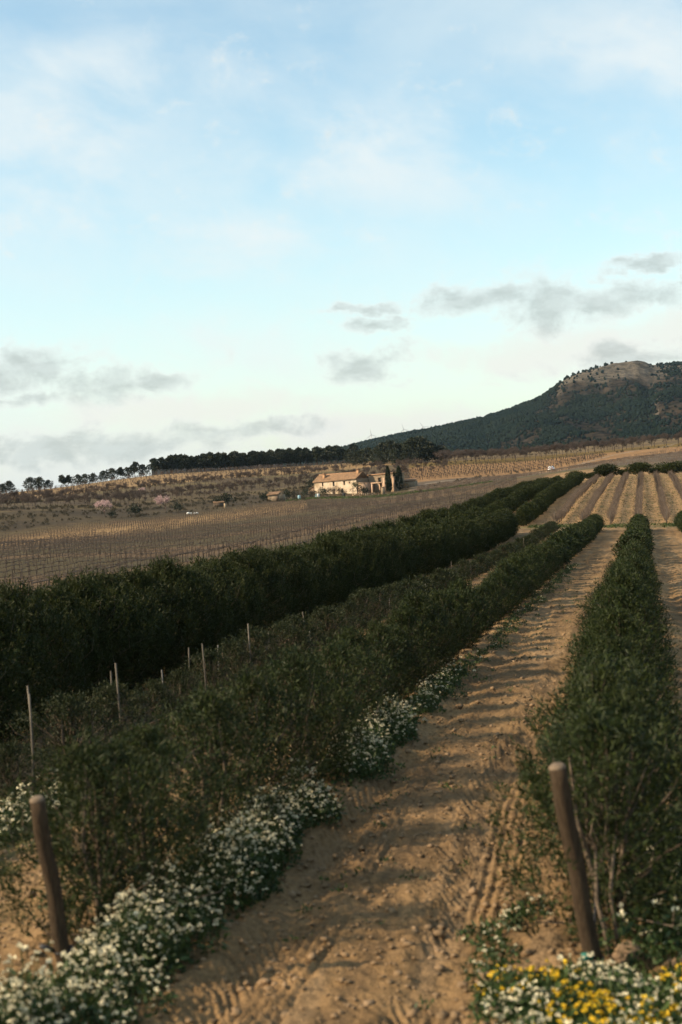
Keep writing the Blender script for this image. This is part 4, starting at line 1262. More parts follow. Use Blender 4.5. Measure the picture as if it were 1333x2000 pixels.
# annex in front of the gable, lean-to on the left, wing on the right
obj('annex', Geo().box((1.5, 3.2, 1.0), (2.8, 5.6, 5.2)).box((1.55, 3.2, 3.7), (3.1, 6.0, .2)).mesh('annex', MT['adobe']), house)
g = Geo().add([(-LX - 4.6, .8, -1.6), (-LX - .01, .8, -1.6), (-LX - .01, .8, 3.7), (-LX - 4.6, .8, 2.0), (-LX - 4.6, 6, -1.6), (-LX - .01, 6, -1.6), (-LX - .01, 6, 3.7), (-LX - 4.6, 6, 2.0)],
              [[0, 1, 2, 3], [5, 4, 7, 6], [4, 0, 3, 7], [1, 5, 6, 2]])
lt = obj('lean_to', g.mesh('lean_to', MT['adobe']), house)
g = Geo(); n_ = 14
for k in range(n_):
    f0, f1 = k / n_, (k + 1) / n_
    xa, xb = -LX - 4.9 + 4.9 * f0, -LX - 4.9 + 4.9 * f1 + .1; za, zb = 2.02 + 1.85 * f0, 2.02 + 1.85 * f1
    g.add([(xa, .4, za), (xb, .4, zb), (xb, 6.3, zb), (xa, 6.3, za), (xa, .4, za + .16), (xb, .4, zb + .09), (xb, 6.3, zb + .09), (xa, 6.3, za + .16)], [[0, 3, 2, 1], [4, 5, 6, 7], [0, 1, 5, 4], [1, 2, 6, 5], [2, 3, 7, 6], [3, 0, 4, 7]])
obj('roof', g.mesh('roof', MT['tile']), lt)
obj('door', Geo().box((-LX - 2.6, .82, .9), (1.3, .12, 2.0)).mesh('door', MT['wood']), lt)
wg = [(4.4, 5.7, 3.5, 5.0), (8.0, 9.2, 3.3, 5.0)]
wing = obj('wing', wall_panel(11.4, 6.2, wg, .5, (.004, WY - .4), (1, 0)).mesh('wing', MT['rubble']), house)
for a, b2, c_, d_ in wg:
    w = window(wing, a, b2, c_, d_, WY - .4)
obj('wall', wall_panel(6.0, 6.2, [], .45, (11.40, WY - .396), (0, 1)).mesh('wall', MT['rubble']), wing)
obj('roof', roof_slab(.01, 11.7, WY - .65, 6.32, WY + 6, 6.7, .16).mesh('roof', MT['tile']), wing)
obj('coping', Geo().box((5.8, WY - .62, 6.28), (11.9, .22, .22)).mesh('coping', MT['brick']), wing)
# porch, pillars, garden walls
porch = obj('porch', Geo().box((8.6, 3.4, 3.35), (5.6, 4.8, .3)).box((8.6, .98, 3.27), (5.7, .35, .34)).mesh('porch', MT['adobe']), house)
for x, y in ((6.1, 1.15), (11.0, 1.15), (6.1, 5.5)): obj('pillar', Geo().box((x, y, .8), (.55, .55, 4.75), taper=.95).mesh('pillar', MT['adobe']), porch)
obj('pillar', Geo().box((11.9, 1.0, 1.75), (1.0, 1.0, 6.3), taper=.94).mesh('pillar', MT['adobe']), porch)
obj('pillar', Geo().box((15.6, 1.4, 1.6), (.95, .95, 6.6), taper=.9).box((15.6, 1.4, 4.98), (1.15, 1.15, .2)).mesh('pillar', MT['adobe']), porch)
obj('garden_wall', Geo().box((15.6, 1.9, .9), (3.4, .45, 5.0)).box((15.6, 1.9, 3.45), (3.7, .6, .18)).mesh('garden_wall', MT['rubble']), porch)
obj('back_wall', Geo().box((8.6, 5.9, .8), (5.6, .3, 4.8)).mesh('back_wall', MT['rubble']), porch)
# low hut on the right
p = at(797, 505)
hut = thing('hut', 'low stone hut with sloping tiled roof right of the cypresses', 'hut', p, -TH_H + .25)
obj('wall', Geo().box((0, 0, .7), (6, 4, 3.0)).mesh('wall', MT['rubble']), hut)
obj('roof', roof_slab(-3.4, 3.4, -2.3, 2.25, 2.3, 3.0, .14).mesh('roof', MT['tile']), hut)
p = at(749, 478)
gp = thing('gate_pillar', 'square stone gate pillar standing in front of the porch', 'pillar', p, -.3)
obj('shaft', Geo().box((0, 0, 1.0), (1.05, 1.05, 2.9), taper=.96).mesh('shaft', MT['rubble']), gp); obj('cap', Geo().box((0, 0, 2.53), (1.2, 1.2, .16)).mesh('cap', MT['stone']), gp)
# low rubble wall of separate stones in front of the house
lw_ = thing('garden_wall', 'low pale rubble wall along the vineyard edge below the house', 'wall', at(722, 484))
rs = np.random.default_rng(77)
stn = []
for k in range(3):
    g = Geo(); scatter_ico(g, np.zeros((1, 3)), np.array([.42]), np.array([.28]), .25); stn.append(g.mesh('stone', MT['pale_stone'] if k == 0 else MT['stone']))
x = -5.5
k = 0
while x < 3.2:
    for zrow in (0, 1):
        p = at(722 + x * 5.6, 484) - lw_.location
        o = obj('stone', stn[k % 3], lw_, (x, p.y + random.uniform(-.1, .1), p.z + .1 + zrow * .34)); o.rotation_euler = (0, 0, random.uniform(0, 6)); k += 1
    x += .72
# shed left of the house, ruined
p = at(541, 468)
sh = thing('shed', 'small ruined shed with a pinkish tiled roof left of the farmhouse', 'shed', p, -.2)
obj('wall', Geo().box((0, 0, .8), (5.2, 3.2, 2.6)).mesh('wall', MT['rubble']), sh)
obj('roof', roof_slab(-2.9, 1.2, -1.9, 2.2, 1.8, 3.1, .12).mesh('roof', MT['tile']), sh)
obj('door', Geo().box((.6, -1.62, .9), (1.1, .1, 1.8)).mesh('door', MT['wood']), sh)
p = at(428, 446)
sh = thing('shed', 'tiny dark shed with reddish roof hidden among terrace shrubs', 'shed', p, .2, .72)
obj('wall', Geo().box((0, 0, .7), (4.2, 2.8, 2.2)).mesh('wall', MT['wood']), sh)
obj('roof', roof_slab(-2.4, 2.4, -1.7, 1.85, 1.7, 2.5, .12).mesh('roof', MT['tile']), sh)
one('marker_post', Geo().box((0, 0, .7), (.55, .45, 1.6), taper=.92).box((0, 0, 1.53), (.42, .34, .1)).mesh('marker_post', MT['pale_stone']), 'short pale marker post above the vineyard beside dark shrub', 'post', at(440, 432))
# white sacks
gs_ = []
for k in range(2):
    P_ = ICO * np.array([.75, .5, .5]); g = Geo(); V = P_ * (1 + np.random.default_rng(k).uniform(-.15, .15, (12, 1))); g.add(V + np.array([0, 0, .42]), T=ICOT)
    me = g.mesh('white_sack', MT['white'], True); gs_.append(me)
for k, (u, nm) in enumerate(((368.5, 'leftmost'), (374, 'second'), (380, 'third'), (385.5, 'rightmost'))):
    o = one('white_sack', gs_[k % 2], 'white bulging sack below the pink tree, %s of four' % nm, 'sack', at(u, 398) + Vector((0, 0, .25)), k, (.62 if k else .8), 'white sacks at the vineyard edge')
# barrels by the house
def barrel(u, y, mat, label):
    z = [0, .05, .3, .6, .9, 1.15, 1.2]; r_ = [.42, .46, .50, .52, .50, .46, .42]
    t = thing('barrel', label, 'barrel', at(u, y))
    obj('drum', Geo().tube([(0, 0, q) for q in z], r_, 14).mesh('drum', MT[mat], True), t)
    obj('lid', Geo().tube([(0, 0, 1.2), (0, 0, 1.27)], [.38, .36], 12).mesh('lid', MT[mat]), t)


barrel(619, 486, 'blue', 'blue barrel at the left front corner of the farmhouse')
barrel(622.5, 485.5, 'white', 'pale barrel next to the blue one at the farmhouse corner')
barrel(585, 476, 'blue', 'blue barrel beside the lean-to left of the farmhouse')
barrel(672, 484, 'hose', 'dark barrel below the middle of the farmhouse front')


# cypresses and garden shrubs
def cypress(u, y, h, w, seed, label, lean=0.0):
    global RNG
    RNG = np.random.default_rng(seed); n = 1700
    z = RNG.uniform(.03, 1, n) ** .9; a = RNG.uniform(0, 2 * math.pi, n)
    prof = np.interp(z, [0, .1, .35, .7, .9, 1], [.55, .85, 1, .72, .4, .06]) * (1 + .22 * np.sin(a * 3 + z * 9))
    rr = RNG.uniform(.35, 1, n) ** .6 * w / 2 * prof
    P_ = np.stack([rr * np.cos(a) + lean * z * h, rr * np.sin(a), z * h], 1)
    t = thing('cypress', label, 'cypress', at(u, y), 0)
    obj('trunk', Geo().tube([(0, 0, -.3), (lean * h * .5, 0, h * .5), (lean * h * .9, 0, h * .9)], [.2, .14, .04], 6).mesh('trunk', MT['pinebark']), t)
    obj('crown', Geo().leaves(P_, np.stack([np.cos(a) * .3, np.sin(a) * .3, np.ones(n)], 1) + RNG.normal(0, .2, (n, 3)), .6, .26).mesh('crown', MT['cypress']), t)


cypress(760.5, 489, 8.7, 2.0, 701, 'slim dark cypress left of the wider one beside the porch')
cypress(781, 491, 8.2, 2.7, 702, 'wider dark cypress right of the slim one', .01)
cypress(773, 493, 6.2, 1.0, 703, 'short crooked cypress between the two tall ones', -.02)
g_ev = [shrub_mesh(1.7, 1.35, 600, .3, 720 + k, MT['cypress']) for k in range(2)]
g_gr = [shrub_mesh(1.8, 1.3, 420, .32, 730 + k, MT['scrub']) for k in range(2)]


def gshrub(u, y, me, s_, label, stem=.8):
    t = thing('garden_shrub', label, 'shrub', at(u, y), 0, s_)
    obj('trunk', Geo().tube([(0, 0, -.1), (.03, 0, stem), (0, .02, stem + .5)], [.1, .08, .05], 6).mesh('trunk', MT['almond']), t)
    obj('crown', me, t)


gshrub(632, 487, g_ev[0], 1.35, 'round dark evergreen in front of the farmhouse wall')
gshrub(711.5, 486, g_ev[1], 1.25, 'dark evergreen bush in front of the gable annex')
gshrub(612, 483, g_gr[0], 1.05, 'olive green shrub in front of the lean-to')
gshrub(672, 486, g_gr[1], 1.0, 'dull green shrub below the third farmhouse window')
gshrub(600, 490, g_ev[0], 1.3, 'dark evergreen bush left of the lean-to')
gshrub(576, 484, g_gr[1], 1.2, 'olive green shrub behind the blue barrel')
gshrub(792, 488, g_gr[0], 1.0, 'olive green shrub right of the wider cypress')
gshrub(738, 482, g_gr[1], .7, 'low olive green shrub left of the gate pillar')
for k, (u, s_, lab) in enumerate(((645, .85, 'leafless shrub right of the round evergreen'), (654, .95, 'leafless shrub under the second farmhouse window'), (663, .8, 'leafless shrub near the farmhouse door'), (690, .7, 'low leafless shrub left of the small green topped tree'))):
    g, _ = bare_tree(4.2, 1.5, 740 + k, None, levels=4, fork=4, thick=.02, trunk=.12)
    one('bare_shrub', g.mesh('bare_shrub', MT['almond']), lab, 'shrub', at(u, 486), k, s_)
g, tips = bare_tree(4.6, 1.1, 751, None, levels=3, fork=3, thick=.03, trunk=.4)
RNG = np.random.default_rng(75); sel = RNG.integers(0, len(tips), 500); P_ = tips[sel] + RNG.normal(0, .3, (500, 3)); P_ = P_[P_[:, 2] > 2.8]
inst('garden_tree', [('trunk', g.mesh('trunk', MT['almond'])), ('crown', Geo().leaves(P_, RNG.normal(0, 1, (len(P_), 3)), .3, .16).mesh('crown', MT['grass']))], 'small tree with thin green top at the farmhouse corner', 'tree', at(700, 484), 0, 1.0)
# grass bank below the house
RNG = np.random.default_rng(76); n = 2600
ub = RNG.uniform(560, 960, n); ybk = np.interp(ub, [560, 620, 800, 960], [466, 475, 455, 420]) + RNG.normal(0, 5, n)
P_ = np.array(at_many(ub[:1300], ybk[:1300]))
g = Geo()
for k in range(4): g.leaves(P_ + RNG.normal(0, .35, P_.shape) * np.array([1, 1, 0]), np.array([0, 0, 1.0]) + RNG.normal(0, .5, P_.shape), RNG.uniform(.25, .6, len(P_)), .22)
tag(obj('grass_bank', g.mesh('grass_bank', MT['grass'])), 'green grass bank between farmhouse and vineyard', 'grass', kind='stuff')

# ------------------------------------------------------------------ white car on the gravel road
cp = at(1078, 556)
car = thing('car', 'white estate car driving away on the gravel road', 'car', cp + Vector((0, 0, .12)), -R(21), 1.12)
# loft of cross sections along the length (y forward, car centred, rear at -2.2)
ST = [(-2.22, .42, .75, .90, .76, .70), (-2.15, .34, .80, 1.02, .84, .78), (-1.6, .30, .90, 1.05, .90, .86), (-.6, .28, .90, 1.03, .92, .88), (.6, .28, .90, 1.00, .92, .88), (1.1, .28, .86, .98, .91, .86), (1.9, .30, .74, .84, .86, .80), (2.2, .38, .60, .66, .72, .66)]
V, Qs = [], []
for (y, zb, zm, zt, wm, wt) in ST:
    V += [(-wm * .9, y, zb), (-wm, y, zb + .15), (-wm, y, zm), (-wt, y, zt), (wt, y, zt), (wm, y, zm), (wm, y, zb + .15), (wm * .9, y, zb)]
for i in range(len(ST) - 1):
    for j in range(8):
        a = i * 8 + j; b2 = i * 8 + (j + 1) % 8; Qs.append([a, b2, b2 + 8, a + 8])
V = np.array(V); m_ = len(V)
Qs += [[0, 1, 2, 3], [0, 3, 4, 7], [4, 5, 6, 7]]; e = (len(ST) - 1) * 8; Qs += [[e + 3, e + 2, e + 1, e], [e + 7, e + 4, e + 3, e], [e + 7, e + 6, e + 5, e + 4]]
g = Geo().add(V, Qs)
obj('body', g.mesh('body', MT['carpaint']), car)
CB = [(-2.05, 1.0, .80), (-1.75, 1.50, .64), (-.9, 1.56, .66), (.1, 1.53, .66), (1.0, .98, .80)]
g = Geo()
V = [(-.80, -2.08, 1.0), (.80, -2.08, 1.0), (-.62, -1.72, 1.5), (.62, -1.72, 1.5), (-.63, -.8, 1.56), (.63, -.8, 1.56), (-.62, .15, 1.5), (.62, .15, 1.5), (-.80, 1.0, .97), (.80, 1.0, .97), (-.84, -.6, 1.0), (.84, -.6, 1.0)]
g.add(V, [[0, 1, 3, 2], [2, 3, 5, 4], [4, 5, 7, 6], [6, 7, 9, 8], [1, 11, 5, 3], [11, 9, 7, 5], [10, 0, 2, 4], [8, 10, 4, 6]])
obj('cabin', g.mesh('cabin', MT['carpaint']), car)
obj('rear_window', Geo().add([(-.66, -2.058, 1.09), (.66, -2.058, 1.09), (.56, -1.80, 1.44), (-.56, -1.80, 1.44), (-.66, -2.03, 1.09), (.66, -2.03, 1.09), (.56, -1.77, 1.44), (-.56, -1.77, 1.44)], [[0, 1, 2, 3], [4, 7, 6, 5], [0, 4, 5, 1], [3, 2, 6, 7]]).mesh('rear_window', MT['carglass']), car)
obj('windscreen', Geo().add([(-.70, .93, 1.03), (.70, .93, 1.03), (.58, .22, 1.46), (-.58, .22, 1.46), (-.70, .96, 1.05), (.70, .96, 1.05), (.58, .25, 1.48), (-.58, .25, 1.48)], [[0, 3, 2, 1], [4, 5, 6, 7], [0, 1, 5, 4]]).mesh('windscreen', MT['carglass']), car)
for sx in (-1, 1):
    for (ya, yb2, yc, yd) in ((-1.78, -.82, -.86, -1.60), (-.74, .62, .12, -.76)):
        g = Geo()
        def sp(y, z, off): 
            w = .835 - (z - 1.0) * .38
            return (sx * (w + off), y, z)
        q = [sp(ya, 1.07, .012), sp(yb2, 1.06, .012), sp(yc, 1.42, .012), sp(yd, 1.42, .012)]
        q2 = [sp(ya, 1.07, -.02), sp(yb2, 1.06, -.02), sp(yc, 1.42, -.02), sp(yd, 1.42, -.02)]
        g.add(q + q2, [[0, 1, 2, 3], [4, 7, 6, 5], [0, 4, 5, 1], [2, 6, 7, 3]])
        obj('side_window', g.mesh('side_window', MT['carglass']), car)
    obj('tail_light', Geo().box((sx * .72, -2.19, .92), (.20, .10, .30)).mesh('tail_light', MT['red']), car)
    obj('mirror', Geo().box((sx * .98, .62, 1.02), (.16, .12, .14)).mesh('mirror', MT['carpaint']), car)
    for y in (-1.38, 1.32):
        w = obj('wheel', Geo().tube([(sx * .72, y, .33), (sx * .90, y, .33), (sx * .925, y, .33)], [.33, .33, .29], 18).mesh('tyre', MT['tyre']), car)
        obj('rim', Geo().tube([(sx * .92, y, .33), (sx * .94, y, .33)], [.22, .20], 12).mesh('rim', MT['rim']), w)
obj('bumper', Geo().box((0, -2.24, .48), (1.6, .16, .22)).mesh('bumper', MT['carpaint']), car)
obj('number_plate', Geo().box((0, -2.235, .80), (.5, .03, .12)).mesh('number_plate', MT['plate']), car)
for sx in (-1, 1): obj('roof_rail', Geo().tube([(sx * .58, -1.6, 1.54), (sx * .58, -1.5, 1.61), (sx * .58, -.2, 1.61), (sx * .58, -.1, 1.55)], .02, 5).mesh('roof_rail', MT['rim']), car)

# ------------------------------------------------------------------ wooden end posts
def wood_post(base_uv, base_y, top_uv, top_y, rad, label):
    bx_, by_, bz_ = px(*base_uv, base_y); tx, ty, tz = px(*top_uv, top_y)
    bz_ = gz(bx_, by_)
    t = thing('wooden_post', label, 'post', (bx_, by_, bz_))
    a = np.array([0, 0, 0.0]); b2 = np.array([tx - bx_, ty - by_, tz - bz_])
    n = 16; pts = [a + (b2 - a) * (k / (n - 1) * 1.12 - .12) + np.array([math.sin(k * .9) * .006, math.cos(k * .7) * .006, 0]) for k in range(n)]
    pts[-1] = pts[-1]
    rr = [rad * (1.06 - .08 * k / n + .02 * math.sin(k * 2.1)) for k in range(n)]
    obj('shaft', Geo().tube(pts, rr, 16, jit=.05).mesh('shaft', MT['post'], True), t)
    d = (b2 - a) / np.linalg.norm(b2 - a)
    g = Geo().tube([b2 - d * .004, b2 + d * .012, b2 + d * .026], [rad * .985, rad * .95, rad * .72], 16, jit=.05)
    obj('sawn_end', g.mesh('sawn_end', MT['postend'], True), t)
    return t, b2


tR, bR = wood_post((1163, 1885), 10.0, (1089, 1500), 9.80, .062, 'leaning wooden post with green tie right of the dirt track')
tL, bL = wood_post((132, 1868), 10.3, (73, 1564), 10.05, .056, 'leaning wooden post in white flowers left of the dirt track')


def ring(b2, f, rad):
    c_ = np.array(b2) * f; d = np.array(b2) / np.linalg.norm(b2); a = np.cross(d, [1, 0, 0]); a /= np.linalg.norm(a); e = np.cross(d, a)
    return [c_ + (a * math.cos(t) + e * math.sin(t)) * rad for t in np.linspace(0, 2 * math.pi, 17)]


obj('wire_tie', Geo().tube(ring(bR, .075, .073), .012, 5).mesh('wire_tie', MT['hose']), tR)
obj('plastic_clip', Geo().box(np.array(bR) * .105 + np.array([-.045, -.065, .0]), (.075, .035, .05), .3).box(np.array(bR) * .08 + np.array([-.075, -.07, -.03]), (.03, .03, .09), .2).mesh('plastic_clip', MT['green_tie']), tR)
obj('wire_tie', Geo().tube(ring(bL, .20, .066), .009, 5).mesh('wire_tie', MT['hose']), tL)
obj('plastic_clip', Geo().tube([np.array(bL) * .2 + np.array([-.05, -.03, 0]), np.array(bL) * .2 + np.array([-.10, -.05, .03]), np.array(bL) * .2 + np.array([-.15, -.06, .055])], [.014, .022, .018], 6).mesh('plastic_clip', MT['hose']), tL)
# black drip hose from the right post up to the first bush
p0 = Vector((tR.location.x, tR.location.y, tR.location.z)) + Vector(bR) * .10
p1 = place(-.34, 11.0) + Vector((.02, 0, .55))
pts = [tuple(p0 + (p1 - p0) * f + Vector((0, 0, -.10 * math.sin(math.pi * f)))) for f in np.linspace(0.12, 1, 9)]
tag(obj('drip_hose', Geo().tube(pts, .011, 6).mesh('drip_hose', MT['hose'], True)), 'black drip hose tied low to the right wooden post', 'hose')
# canes and bare stems by the first right bush
def stick(name, pts, rad, mat, label, cat, group=None):
    o = Vector(pts[0]); g = Geo().tube([tuple(Vector(q) - o) for q in pts], rad, 7)
    return one(name, g.mesh(name, MT[mat], True), label, cat, o, 0, 1, group)


def groundpt(u, y): return at(u, y)


b1 = groundpt(1196, 10.25); stick('bare_sapling', [b1 - Vector((0, 0, .08)), b1 + Vector((-.03, .05, .22)), b1 + Vector((-.06, .12, .42)), b1 + Vector((-.03, .2, .75))], [.022, .019, .017, .010], 'bark', 'forked bare stem right behind the right wooden post', 'sapling')
b1 = groundpt(1214, 10.3); stick('bare_sapling', [b1 - Vector((0, 0, .08)), b1 + Vector((-.02, .05, .25)), b1 + Vector((-.03, .10, .45)), b1 + Vector((.05, .18, .85))], [.020, .018, .016, .010], 'bark', 'thin bare stem right of the forked one', 'sapling')
b1 = groundpt(1168, 11.2); stick('cane_stake', [b1, b1 + Vector((-.06, -.2, .7)), b1 + Vector((-.10, -.55, 1.42))], [.013, .012, .010], 'bark', 'thin brown cane just right of the right post top', 'stake')
b1 = groundpt(1205, 13.0); stick('cane_stake', [b1, b1 + Vector((-.04, 0, .7)), b1 + Vector((-.07, -.02, 1.3))], [.013, .012, .010], 'bark', 'reddish cane inside the first right olive bush', 'stake')

# stakes along the young row
sk = []
for k, hh in enumerate((1.05, .85, 1.15)):
    sk.append(Geo().tube([(0, 0, -.1), (.01, .01, hh * .5), (random.uniform(-.03, .03), 0, hh)], [.013, .012, .011], 6).mesh('stake', MT['stake' if k != 1 else 'steel']))
rr = random.Random(33); r_ = 15.2; k = 0
while r_ < 100:
    for s_ in (-8.35, -7.5):
        if rr.random() < (s_ < -8) * .25 + (.40 if r_ < 34 else .12):
            p = place(s_ + rr.uniform(-.15, .15), r_ + rr.uniform(-.3, .3))
            lab = ('pale stake in the %s of the young olive row, ' % ('near part' if r_ < 32 else 'middle part' if r_ < 60 else 'far part')) + ('its left side' if s_ < -8 else 'its right side')
            o = one('stake', sk[k % 3], lab, 'stake', p, rr.uniform(0, 6), rr.uniform(.95, 1.15) * (1.15 if r_ < 30 else .85), 'stakes, ' + lab[14:]); o.rotation_euler = (rr.uniform(-.05, .05), rr.uniform(-.05, .05), rr.uniform(0, 6)); k += 1
    r_ += 1.75

# ------------------------------------------------------------------ wild flowers and weeds
def flower_patch(name, label, spots, nlf, nhead, hgt, head=.02, petals=8, colour='petal', second=None, secfrac=0.0, cat='flowers'):
    """spots: list of (x, y, radius, weight, height factor)"""
    global RNG
    rs = RNG
    S = np.array(spots); w = S[:, 3] / S[:, 3].sum()
    def pick(n, spread=1.0):
        i = rs.choice(len(S), n, p=w); a = rs.uniform(0, 2 * math.pi, n); q = np.sqrt(rs.uniform(0, 1, n)) * S[i, 2] * spread
        x = S[i, 0] + q * np.cos(a); y = S[i, 1] + q * np.sin(a); f = (1 - (q / S[i, 2]) ** 2 * .6) * S[i, 4]
        return x, y, f
    x, y, f = pick(nlf, 1.08); z0 = ground(x, y); zh = rs.uniform(0, 1, nlf) ** .8 * hgt * f * .85
    fol = Geo().leaves(np.stack([x, y, z0 + zh], 1), rs.normal(0, .7, (nlf, 3)) + np.array([0, 0, .35]), rs.uniform(.04, .09, nlf), rs.uniform(.016, .034, nlf))
    x, y, f = pick(nhead); z0 = ground(x, y); zt = z0 + hgt * f * rs.uniform(.55, 1.22, nhead)
    top = np.stack([x + rs.normal(0, .03, nhead), y + rs.normal(0, .03, nhead), zt], 1); bot = np.stack([x, y, np.maximum(zt - .22, z0)], 1)
    fol.segs(bot, top, .003, .002, 3)
    root = obj(name, fol.mesh(name, MT['weed'])); tag(root, label, cat, kind='stuff')
    sec = rs.random(nhead) < secfrac * 2.2 * sstep(fbm(x * 2.4, y * 2.4, 313, 2), .36, .62)
    for msk, mt, nm in ((~sec, colour, 'flower_heads'), (sec, second, 'yellow_flower_heads')):
        T = top[msk]
        if not len(T): continue
        n = len(T) * petals; c_ = np.repeat(T, petals, 0)
        sz = np.repeat(head * rs.uniform(.45, 1.45, len(T)), petals)
        d = rs.normal(0, 1, (n, 3)); d[:, 2] = np.abs(d[:, 2]) * .8 + .1; d /= np.linalg.norm(d, axis=1)[:, None]
        g = Geo().leaves(c_ + d * sz[:, None] * .35, d + rs.normal(0, .5, (n, 3)), sz * 1.25, sz * 1.15)
        obj(nm, g.mesh(nm, MT[mt]), root)
    return root


def spot(s, r, rad_, w, hf=1.0):
    p = place(s, r); return (p.x, p.y, rad_, w, hf)


RNG = np.random.default_rng(801)
sp_ = []
r_ = 7.6
while r_ < 15.5:
    sp_.append(spot(-3.70 + random.uniform(-.12, .12) + (.12 if 11.5 < r_ < 13.5 else 0) - max(0, (9.4 - r_)) * .12, r_, random.uniform(.24, .52), random.uniform(.3, 1.6), random.uniform(.65, 1.2))); r_ += .26
flower_patch('white_wildflowers', 'long strip of white wildflowers along the left edge of the track', sp_, 20000, 3900, .50, .0135)
sp_ = [spot(-3.65 + random.uniform(-.1, .1), r_, random.uniform(.3, .42), 1, random.uniform(.8, 1.1)) for r_ in np.arange(17.2, 21.5, .4)]
flower_patch('white_wildflowers', 'second clump of white wildflowers farther up the left track edge', sp_, 7000, 1150, .5, .0135)
sp_ = [spot(-3.6 + random.uniform(-.1, .1), r_, random.uniform(.2, .32), 1, random.uniform(.6, 1.0)) for r_ in np.arange(22.5, 27.5, .45)]
flower_patch('white_wildflowers', 'small distant clump of white wildflowers where the track bends in shadow', sp_, 4000, 330, .42, .0135)
sp_ = [spot(-7.1 + random.uniform(-.2, .2), r_, .38, 1, random.uniform(.7, 1.0)) for r_ in np.arange(14.6, 17.6, .4)]
flower_patch('white_wildflowers', 'white wildflowers behind the left wooden post by the young olives', sp_, 3500, 300, .4, .022)
sp_ = [spot(-.35 + random.uniform(-.5, 1.0), r_, random.uniform(.25, .42), random.uniform(.6, 1.2), random.uniform(.7, 1.1)) for r_ in np.repeat(np.arange(8.2, 9.9, .22), 3)]
flower_patch('mixed_wildflowers', 'white and yellow wildflowers around the foot of the right post', sp_, 16000, 1750, .22, .0135, 8, 'petal', 'yellow', .45)
sp_ = [spot(.35 + random.uniform(-.35, .5), r_, .4, 1, random.uniform(.8, 1.1)) for r_ in np.repeat(np.arange(10.3, 14.2, .35), 2)]
flower_patch('leafy_weeds', 'dark leafy weeds with few white flowers right of the right post', sp_, 11000, 170, .5, .02, 8, 'petal', 'yellow', .08)
sp_ = [spot(-1.0 + random.uniform(-.25, .2), r_, .16, 1, .8) for r_ in np.arange(9.6, 11.8, .25)]
flower_patch('sparse_wildflowers', 'sparse white wildflowers on the track side of the right post', sp_, 900, 40, .2, .0135)
# weeds under the hedges on the track side
sp_ = [spot(-3.45 + random.uniform(-.25, .2), r_, random.uniform(.10, .3), 1, random.uniform(.4, .9)) for r_ in np.arange(15.5, 70, .6)]
flower_patch('hedge_weeds', 'green weeds along the foot of the left hedge', sp_, 9000, 40, .28, .02)
sp_ = [spot(-5.0 + random.uniform(-.5, .5), r_, random.uniform(.1, .3), 1, random.uniform(.4, .9)) for r_ in np.arange(12, 60, .8)]
flower_patch('hedge_weeds', 'green weeds between the left bushes and the young row', sp_, 6000, 60, .3, .02)

# tufts on the track, pebbles, clods
RNG = np.random.default_rng(805)
n = 130; s_ = RNG.uniform(-3.2, -.9, n); r_ = RNG.uniform(8, 60, n) ** 1.0
P_ = np.array([place(a, b2) for a, b2 in zip(s_, r_)]); g = Geo()
for k in range(14): g.leaves(P_ + RNG.normal(0, .04, P_.shape) * np.array([1.4, 1.4, .2]), RNG.normal(0, .6, P_.shape) + np.array([0, 0, .6]), RNG.uniform(.03, .08, n), .02)
tag(obj('track_weeds', g.mesh('track_weeds', MT['weed'])), 'tiny green weed tufts scattered on the dirt track', 'weeds', kind='stuff')
n = 24000; s_ = RNG.uniform(-7.2, 3.0, n); r_ = 6.5 * (75 / 6.5) ** RNG.uniform(0, 1, n)
X_, Y_ = xy_of(s_, r_); x_ = X_ * CR + (table(s_, r_) - H) * SR; z_ = ground(x_, Y_, True)
sz = np.clip(RNG.lognormal(-4.45, .6, n), .005, .042)
g = Geo(); scatter_ico(g, np.stack([x_, Y_, z_ + sz * .25], 1), sz * 1.15, sz * .7, .5)
MT['clod'] = mat_plain('soil clod', (.14, .092, .048), (.225, .148, .080), 7, .95, .4, 30, cc_=(.26, .175, .10))
tag(obj('soil_clods', g.mesh('soil_clods', MT['clod'])), 'loose soil clods and pebbles strewn over the track', 'clods', kind='stuff')
n = 6000; s_ = RNG.uniform(-10, 24, n); r_ = RNG.uniform(143, 276, n)
X_, Y_ = xy_of(s_, r_); x_ = X_ * CR + (table(s_, r_) - H) * SR; z_ = ground(x_, Y_)
sz = RNG.uniform(.02, .085, n); g = Geo(); scatter_ico(g, np.stack([x_, Y_, z_ + .02], 1), sz * 1.3, sz * .8, .3)
tag(obj('field_stones', g.mesh('field_stones', MT['clod'])), 'loose stones and clods between the bare vine rows', 'stones', kind='stuff')
# grass of the headland between the blocks
n = 3000; s_ = RNG.uniform(-11, 22, n); r_ = 139.5 + RNG.normal(0, 1.5, n) + s_ * .05
X_, Y_ = xy_of(s_, r_); x_ = X_ * CR + (table(s_, r_) - H) * SR; z_ = ground(x_, Y_); P_ = np.stack([x_, Y_, z_], 1)
keep = fbm(s_ * .45, r_ * .45, 888, 3) > .54; P_ = P_[keep]; g = Geo()
for k in range(3): g.leaves(P_ + RNG.normal(0, .12, P_.shape) * np.array([1, 1, 0]), RNG.normal(0, .5, P_.shape) + np.array([0, 0, .8]), RNG.uniform(.12, .35, len(P_)), .09)
tag(obj('headland_grass', g.mesh('headland_grass', MT['grass'])), 'green grass strip between olive rows and bare vine rows', 'grass', kind='stuff')
n = 3500; s_ = RNG.uniform(-9, 24, n); r_ = RNG.uniform(143, 276, n)
s_ = np.round((s_ + 8.6 - 1.35) / 2.7) * 2.7 - 8.6 + 1.35 + RNG.normal(0, .35, n) + RNG.choice([-.6, .6], n)
X_, Y_ = xy_of(s_, r_); x_ = X_ * CR + (table(s_, r_) - H) * SR; z_ = ground(x_, Y_); P_ = np.stack([x_, Y_, z_], 1)
g = Geo()
